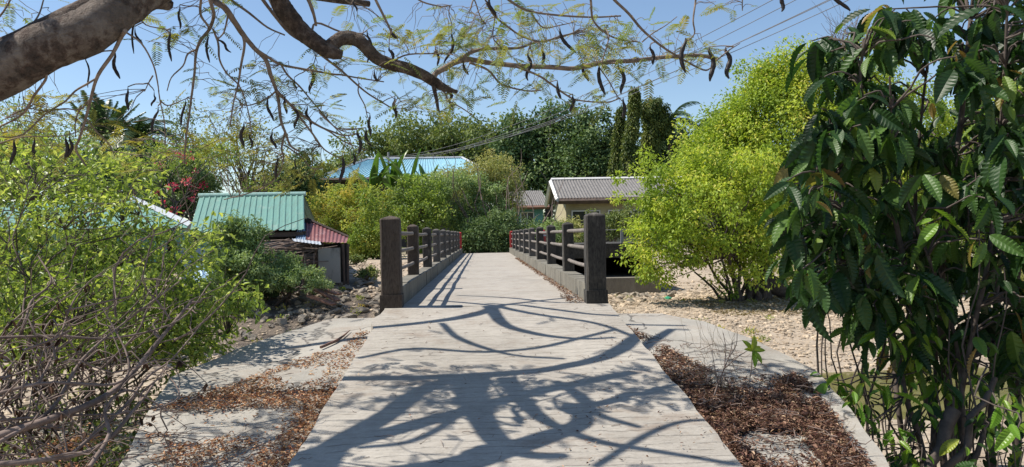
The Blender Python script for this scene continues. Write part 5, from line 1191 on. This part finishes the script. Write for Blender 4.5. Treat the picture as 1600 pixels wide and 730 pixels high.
for k in range(22):                         # twigs rising into the leafy bush
    a_ = P(RS.uniform(-20, 300), RS.uniform(480, 600), RS.uniform(4.6, 6.5)); b_ = a_ + Vector((RS.uniform(-.5, .9), RS.uniform(-.2, .6), RS.uniform(.3, 1.2))); limb(mb, a_, b_, .008, .002, .2, 5, 5)
# withered heap under the pile
n = 20000; px = RS.uniform(-100, 330, n); C = []
for x in px:
    g = G(x, RS.uniform(560, 900), -1.27); g.y = RS.uniform(3.0, 7.0); g.x = RS.uniform(-5.2, -1.95 - .06 * max(0, g.y - 3.9)); m_ = max(0, noise.noise(Vector((g.x * 1.4, g.y * 1.4, 5))) * .9 + .25)
    if noise.noise(Vector((g.x * 1.1, g.y * 1.1, 9))) < -.12: continue
    C.append((g.x, g.y, hz(g.x, g.y) + RS.rand() * m_ * .8 + .01))
C = arr(C); n = len(C); wl.leaves(C, unit_rand(n) * arr([1, 1, .5]), unit_rand(n) * .8 + arr([0, 0, 1]), RS.uniform(.03, .085, n), RS.uniform(.012, .03, n), RS.rand(n), LEAF)
ug = MB(); cl = []
for k in range(70):
    x, y = RS.uniform(-4.6, -2.25), RS.uniform(4.6, 7.6)
    cl.append((x, y, hz(x, y) + RS.uniform(.05, .75) * (1 - .2 * abs(x + 3.2))))
fill(ug, cl, 46, .20, .06, (0, .8), .45, .8, .5)
tag(ug.build('undergrowth', M['midgreen']), 'low shaded leafy growth behind the left brush pile', None, None, 'stuff')
tag(mb.build('twigs', M['dead'], smooth=True), 'tangle of thin dry twigs through the left brush pile', None, None, 'stuff')
tag(wl.build('withered_leaves', M['withered']), 'withered dark leaves caught in the left brush pile', None, None, 'stuff')

# ---------------------------------------------------------------- leaf litter on the aprons and the road
def scatter(mb, n, box, dens, z, lay=.02, Lr=(.012, .04), tl=.5):
    x0, x1, y0, y1 = box; C, T = [], []
    xs_ = RS.uniform(x0, x1, n); ys_ = RS.uniform(y0, y1, n); rr = RS.rand(n)
    for x, y, r in zip(xs_, ys_, rr):
        d = dens(x, y)
        if r < d: C.append((x, y, z(x, y) + .004 + RS.rand() ** 1.6 * lay * min(1, d))); T.append(RS.rand() ** tl)
    C = arr(C); m = len(C)
    if m == 0: return 0
    L = Lr[0] * .6 + (Lr[1] - Lr[0]) * 1.25 * RS.rand(m) ** 1.7; mb.leaves(C, unit_rand(m) * arr([1, 1, .28]), unit_rand(m) * .45 + arr([0, 0, 1]), L, L * RS.uniform(.2, .5, m), arr(T), LEAF); return m
def azl(x, y): return ramp_z(y) + AD - (.03 if y > 5.6 else 0)
def nz(x, y, s=1.6, k=0): return noise.fractal(Vector((x * s + k, y * s, k)), 1.0, 2.0, 4)
def dL(x, y):                                # left: a band against the road edge, patches further out
    e = XL - x
    if e < 0 or y > 7.35: return 0
    band = max(0, 1 - e / (.30 + .10 * nz(x, y, 1.5, 3))) ; band = min(1, band * 2.2)
    pat = min(1, max(.05, (nz(x, y, 1.9, 20) - .02) * 4)) if y < 6.4 and y < 5.0 + .9 * max(0, 1.3 - e) else 0
    tri = 1 if (5.2 < y < 7.2 and e < (7.3 - y) * .55 + .05) else 0
    return max(band, pat * .55, tri * .9 * (1 if nz(x, y, 2.4, 7) > -.25 else .25))
lt_ = MB(); scatter(lt_, 85000, (-2.6, XL - .005, 2.8, 7.4), dL, azl, .04, (.010, .036), .8)
tag(lt_.build('leaf_litter', M['litter']), 'orange brown fallen leaflets drifted against the left edge of the approach', None, None, 'stuff')
def inR(x, y):
    lim = 2.12 + (y - 3.94) * .2 if y < 5.72 else 2.4 - (y - 5.72) * .62
    return x < lim - .12
def dR(x, y):
    e = x - XR
    if e < 0 or y > 7.2 or not inR(x, y): return 0
    v = .95 if nz(x, y, 1.3, 31) > -.30 else .12
    if y > 5.6 and x > 1.75 - (y - 5.6) * .25: v = .15
    return v * (1 if e < .95 or y < 4.6 else .45)
rt_ = MB(); scatter(rt_, 150000, (XR + .005, 2.6, 2.8, 7.3), dR, azl, .07, (.010, .038), 1.1)
tag(rt_.build('leaf_litter', M['litter_dark']), 'dark red brown leaf litter covering the right apron', None, None, 'stuff')
tw_ = MB()
for k in range(420):
    x, y = RS.uniform(XR + .02, 2.4), RS.uniform(3.0, 7.1)
    if not inR(x, y): continue
    p = Vector((x, y, azl(x, y) + RS.uniform(.02, .09))); a = RS.uniform(0, 6.28); d = Vector((math.cos(a), math.sin(a), RS.uniform(-.1, .25))) * RS.uniform(.05, .22); limb(tw_, p, p + d, .0035, .0015, .25, 3, 4)
for k in range(150):
    x, y = RS.uniform(-2.1, XL - .02), RS.uniform(3.0, 6.5)
    p = Vector((x, y, azl(x, y) + .012)); a = RS.uniform(0, 6.28); limb(tw_, p, p + Vector((math.cos(a), math.sin(a), .03)) * RS.uniform(.04, .25), .0028, .0012, .2, 3, 4)
for k in range(90):
    x, y = RS.uniform(XL, XR), RS.uniform(3.0, 7.8)
    p = Vector((x, y, ramp_z(y) + .006)); a = RS.uniform(0, 6.28); limb(tw_, p, p + Vector((math.cos(a), math.sin(a), -.1 * 0 + SLOPE * math.sin(a))) * RS.uniform(.03, .12), .002, .001, .2, 3, 4)
tag(tw_.build('twig_litter', M['dead']), 'broken twigs scattered over the aprons and the approach', None, None, 'stuff')
# mounded mould under the right litter
mb = MB(); gx_ = np.linspace(XR + .004, 2.66, 70); gy_ = np.linspace(2.6, 7.25, 150); ok = {}; V = []
for b_, y in enumerate(gy_):
    for a_, x in enumerate(gx_):
        d = dR(x, y) ; V.append((x, y, azl(x, y) + (.004 + .035 * min(1, max(0, nz(x, y, 3, 2) + .5)) if d > .5 else -.02)))
V = arr(V); KEEP = arr([dR(v[0], v[1]) > .5 for v in V]).astype(bool)
Q = [[b_ * 70 + a_, b_ * 70 + a_ + 1, (b_ + 1) * 70 + a_ + 1, (b_ + 1) * 70 + a_] for b_ in range(149) for a_ in range(69)]
mb.add(V, [q for q in Q if KEEP[q].sum() >= 3])
tag(mb.build('leaf_mould', M['mulch'], smooth=True), 'dark rotting leaf mould under the litter of the right apron', None, None, 'stuff')
# thin patches on the road, and a line of litter inside the right kerb
def dD(x, y):
    v = 0
    for cx, cy, rx, ry, w in ((.45, 4.5, .35, .25, .30), (.75, 4.9, .3, .3, .22), (.95, 5.9, .25, .3, .20), (.35, 5.3, .3, .2, .12), (.6, 4.1, .35, .18, .35), (1.1, 4.4, .2, .5, .25), (1.1, 6.6, .2, .5, .15), (.15, 4.2, .2, .2, .12)):
        v = max(v, w * max(0, 1 - ((x - cx) / rx) ** 2 - ((y - cy) / ry) ** 2))
    return v * (1 if nz(x, y, 5, 11) > 0 else .25) + .004
rd = MB(); scatter(rd, 26000, (XL + .02, XR - .02, 3.0, 7.9), dD, lambda x, y: ramp_z(y) + .006, .008, (.008, .028), 1.3)
def dK(x, y): e = 1.08 - x; w = .10 + .05 * nz(x, y, 1.2, 5) + max(0, (11 - y)) * .03; return 1.0 if e < w else 0
scatter(rd, 9000, (.7, 1.075, 8.05, 24), dK, lambda x, y: .004, .02, (.02, .05), .9)
tag(rd.build('leaf_litter', M['litter_dark']), 'sparse fallen leaflets on the approach and along the right kerb of the bridge', None, None, 'stuff')
# bark strip lying on the left apron
mb = MB(); a_, b_, c_ = RP(501, 545, AD), RP(528, 533, AD), RP(547, 518, AD)
for v in (a_, b_, c_): v.z += .012
mb.tube([a_, b_, c_], [.012, .013, .004], 6, smooth=4, rough=.1); V = mb.V[0]; zc = V[:, 2].mean()
tag(mb.build('bark_strip', M['wood_brown']), 'reddish brown strip of bark lying on the bare part of the left apron', 'bark strip')
mb = MB(); W = [RP(x, y, AD) + Vector((0, 0, .012)) for x, y in ((208, 672), (250, 682), (300, 680), (360, 680))]; mb.tube(W, [.004, .002], 5, smooth=4)
tag(mb.build('dry_stalk', M['dead']), 'thin dry stalk lying across the left apron near its outer edge', 'stalk')
# seedling and bare sapling on the right apron
sd = empty('seedling', RP(1168, 600, AD), 'small bright green seedling growing from the litter of the right apron', 'seedling')
mb = MB(); b = Vector(sd.location); t = P(1176, 548, b.y); limb(mb, b - Vector((0, 0, .03)), t, .005, .003, .06, 4, 5); part(mb, 'stem', M['twig'], sd)
mb = MB(); C = [t] * 7; D = [(-.5, 0, .7), (.15, -.2, .9), (.8, -.2, .1), (.6, -.3, -.7), (-.5, -.4, .2), (.1, -.5, -1), (.9, .2, .4)]
mb.leaves(arr([tuple(x) for x in C]), arr(D), arr([(.2, -1, .6)] * 7), [.10, .11, .09, .11, .08, .12, .08], [.045, .05, .04, .045, .035, .045, .035], [.8, .9, .8, .7, .9, .6, 1], PL); part(mb, 'leaves', M['bigyoung'], sd, True)
sp = empty('bare_sapling', RP(1108, 634, AD), 'leafless forked sapling standing in the litter of the right apron', 'sapling')
mb = MB(); b = Vector(sp.location); Yb = b.y
for path in ([(1108, 634), (1122, 600), (1138, 560), (1146, 530)], [(1122, 600), (1116, 570), (1112, 545)], [(1130, 578), (1150, 560), (1168, 548)], [(1132, 572), (1134, 545), (1130, 520)], [(1138, 560), (1150, 540), (1152, 518)], [(1126, 588), (1145, 580), (1160, 575)]):
    W = [P(x, y, Yb + RS.uniform(-.06, .06)) for x, y in path]; 
    if path[0] == (1108, 634): W[0] = b - Vector((0, 0, .03))
    mb.tube(W, [.007 if path[0] == (1108, 634) else .004, .0018], 6, smooth=4)
part(mb, 'stem', M['dead'], sp, True)
# dry grass wisps beside them
mb = MB()
for k in range(46):
    p = RP(RS.uniform(1070, 1160), RS.uniform(530, 640), AD); d = Vector((RS.uniform(-.6, .3), RS.uniform(-.3, .3), 1)) * RS.uniform(.1, .3); limb(mb, p, p + d, .0016, .0008, .1, 4, 3)
for k in range(60):
    p = RP(RS.uniform(1230, 1330), RS.uniform(610, 700), AD); d = Vector((RS.uniform(-.6, .6), RS.uniform(-.3, .3), .7)) * RS.uniform(.05, .14); limb(mb, p, p + d, .0016, .0008, .1, 4, 3)
tag(mb.build('dry_grass', M['drybrush']), 'wisps of dry grass among the litter of the right apron', None, None, 'stuff')
limbp = [RP(1262, 575, AD), P(1275, 590, 5.5), P(1300, 625, 5.1), P(1330, 660, 4.9)]
mb = MB(); mb.tube([P(1254, 556 + 78, 5.2), P(1290, 655, 5.0), P(1330, 690, 4.9), P(1350, 720, 4.8)], [.008, .012], 6, smooth=4)
tag(mb.build('dead_branch', M['dead'], smooth=True), 'thin dead branch lying over the outer edge of the right apron', 'dead branch', 'dead branches by the right apron')

# ---------------------------------------------------------------- stones
def ico(sub):
    import bmesh
    bm = bmesh.new(); bmesh.ops.create_icosphere(bm, subdivisions=sub, radius=1); V = arr([tuple(v.co) for v in bm.verts]); F_ = np.array([[v.index for v in f.verts] for f in bm.faces]); bm.free(); return V, F_
I1, I2 = ico(1), ico(3)
rocks = []
for k in range(7):
    V = I2[0].copy(); s = RS.uniform(0, 50)
    for q in range(5):                      # flat broken faces
        n_ = unit_rand(1)[0]; d = RS.uniform(.45, .75); h_ = V @ n_; V -= np.maximum(0, h_ - d)[:, None] * n_[None]
    V *= arr([1, RS.uniform(.7, .95), RS.uniform(.5, .75)])
    V += arr([[noise.noise(Vector(v * 2.2 + s)) * .10 + noise.noise(Vector(v * 6 + s)) * .04] * 3 for v in V])
    mb = MB(); mb.add(V, I2[1], RS.rand()); o = mb.build('rock', M['rock']); rocks.append(o.data); bpy.data.objects.remove(o)
def rock(px, py, Y, s, lab, grp, name='rock', mat_=None, sink=.25):
    q = P(px, py, Y); me = rocks[RS.randint(len(rocks))]
    o = bpy.data.objects.new(name, me); COL.objects.link(o)
    o.location = (q.x, Y, hz(q.x, Y) + s * (.5 - sink)); o.scale = (s * RS.uniform(.8, 1.3), s * RS.uniform(.7, 1.1), s * RS.uniform(.6, 1.0)); o.rotation_euler = (RS.uniform(-.4, .4), RS.uniform(-.4, .4), RS.uniform(0, 6.28))
    return tag(o, lab, 'rock', grp)
for k in range(130):
    t = RS.rand(); Y = 13.6 + 6.2 * t; rock(RS.uniform(465, 600), 470, Y, RS.uniform(.05, .19), ('broken rock at the foot of the shaded rubble heap just over the left apron edge', 'broken rock halfway up the shaded rubble heap left of the bridge', 'broken rock high in the shaded rubble heap under the brown boards')[int(t * 3)], 'rocks in the rubble heap left of the bridge')
for k in range(34):
    Y = RS.uniform(12.2, 15.5); rock(RS.uniform(345, 440), 500, Y, RS.uniform(.05, .17), 'pale sunlit rock lying behind the left apron and the dead branches', 'pale rocks behind the left apron')
for k in range(26):
    Y = RS.uniform(16, 19.5); rock(RS.uniform(340, 480), 500, Y, RS.uniform(.08, .22), 'rock in the dark bank below the round grey green bush', 'rocks in the bank below the bush')
for k in range(60):
    Y = RS.uniform(21, 25.2); rock(RS.uniform(955, 1050), 450, Y, RS.uniform(.05, .17), 'sunlit stone of the loose heap below the culvert', 'stones below the culvert')
# boards on the bank
for k, (x0, y0, x1, y1, lab) in enumerate(((482, 462, 522, 476, 'lower brown board of the two slanting down the rubble heap'), (492, 452, 528, 470, 'upper brown board of the two slanting down the rubble heap'), (505, 452, 530, 460, 'short dark red board on top of the two slanting boards'))):
    a_, b_ = P(x0, y0, 17.2 + k * .2), P(x1, y1, 17.0 + k * .2); mb = MB(); d = (b_ - a_); L = d.length
    Mx = Matrix.Translation((a_ + b_) / 2) @ d.to_track_quat('X', 'Z').to_matrix().to_4x4(); mb.box((-L / 2, -.10, -.02), (L / 2, .10, .02), RS.rand(), Mx)
    tag(mb.build('board', M['wood_brown'], None), lab, 'board', 'boards on the rubble heap')
# green plastic scrap
g = G(1044, 467, -1.2); mb = MB(); V = I1[0].copy() * arr([.14, .09, .05]); V += RS.uniform(-.02, .02, V.shape); mb.add(V + arr([g.x, g.y, hz(g.x, g.y) + .05]), I1[1])
tag(mb.build('plastic_scrap', M['greenplastic']), 'crumpled green plastic scrap on the pale gravel', 'plastic scrap')
# gravel
mb = MB()
def gravel(n, xr, yr, sr, cond=lambda x, y: True):
    C = []
    for x, y in zip(RS.uniform(*xr, n), yr[0] + (yr[1] - yr[0]) * RS.rand(n) ** 1.3):
        if cond(x, y): C.append((x, y, hz(x, y)))
    C = arr(C); m = len(C); S = RS.uniform(sr[0], sr[1], m) ** 1.0 * RS.uniform(.5, 1.3, m); B = I1[0]
    A = RS.uniform(.5, 1.2, (m, 1, 3)) * S[:, None, None] * arr([1, 1, .55]); V = B[None] * A * (1 + RS.uniform(-.22, .22, (m, len(B), 1))) + C[:, None] + arr([0, 0, .1])[None, None] * S[:, None, None]
    F_ = (np.arange(m)[:, None, None] * len(B) + I1[1][None]).reshape(-1, 3); mb.add(V.reshape(-1, 3), F_, np.repeat(RS.rand(m), len(I1[1])))
dry = lambda x, y: not (((x - 7.6) / 4.2) ** 2 + ((y - 9.8) / 1.7) ** 2 < 1)
gravel(9000, (1.6, 9), (9, 22), (.015, .05), dry); gravel(3500, (3, 14), (14, 31), (.02, .08)); gravel(1500, (2.3, 8), (5, 11), (.012, .04), dry)
gravel(3500, (-7, -1.2), (8.5, 17), (.015, .06)); gravel(1800, (-6, -2.2), (3, 8), (.01, .035)); gravel(700, (2.6, 8), (20.5, 25.3), (.05, .12))
gravel(1200, (-6, -1.5), (17, 25), (.02, .09))
tag(mb.build('gravel', M['gravelstone']), 'pale river gravel strewn over the stream bed', None, None, 'stuff')
wb = MB(); cl = []
for k in range(34):
    x, y = RS.uniform(2.6, 10), RS.uniform(11.8, 24)
    cl.append((x, y, hz(x, y) + .04))
for k in range(26):
    x, y = RS.uniform(-6.5, -2.4), RS.uniform(9.5, 19); cl.append((x, y, hz(x, y) + .04))
fill(wb, cl, 34, .13, .06, (0, 1), .35, .6, -.4); tag(wb.build('weeds', M['yellowgreen']), 'tiny weeds dotted over the gravel', None, None, 'stuff')
# leaves lying under the lime trees
mb = MB(); C = []
for k in range(4200):
    x = P(RS.uniform(1100, 1420), 500, 19).x; y = RS.uniform(17.6, 21.8); C.append((x, y, hz(x, y) + .02))
C = arr(C); n = len(C); mb.leaves(C, unit_rand(n) * arr([1, 1, .4]), unit_rand(n) * .6 + arr([0, 0, 1]), RS.uniform(.04, .11, n), RS.uniform(.02, .05, n), RS.rand(n), LEAF)
tag(mb.build('leaf_litter', M['drybrush']), 'dry fallen leaves under the many stemmed lime green tree', None, None, 'stuff')
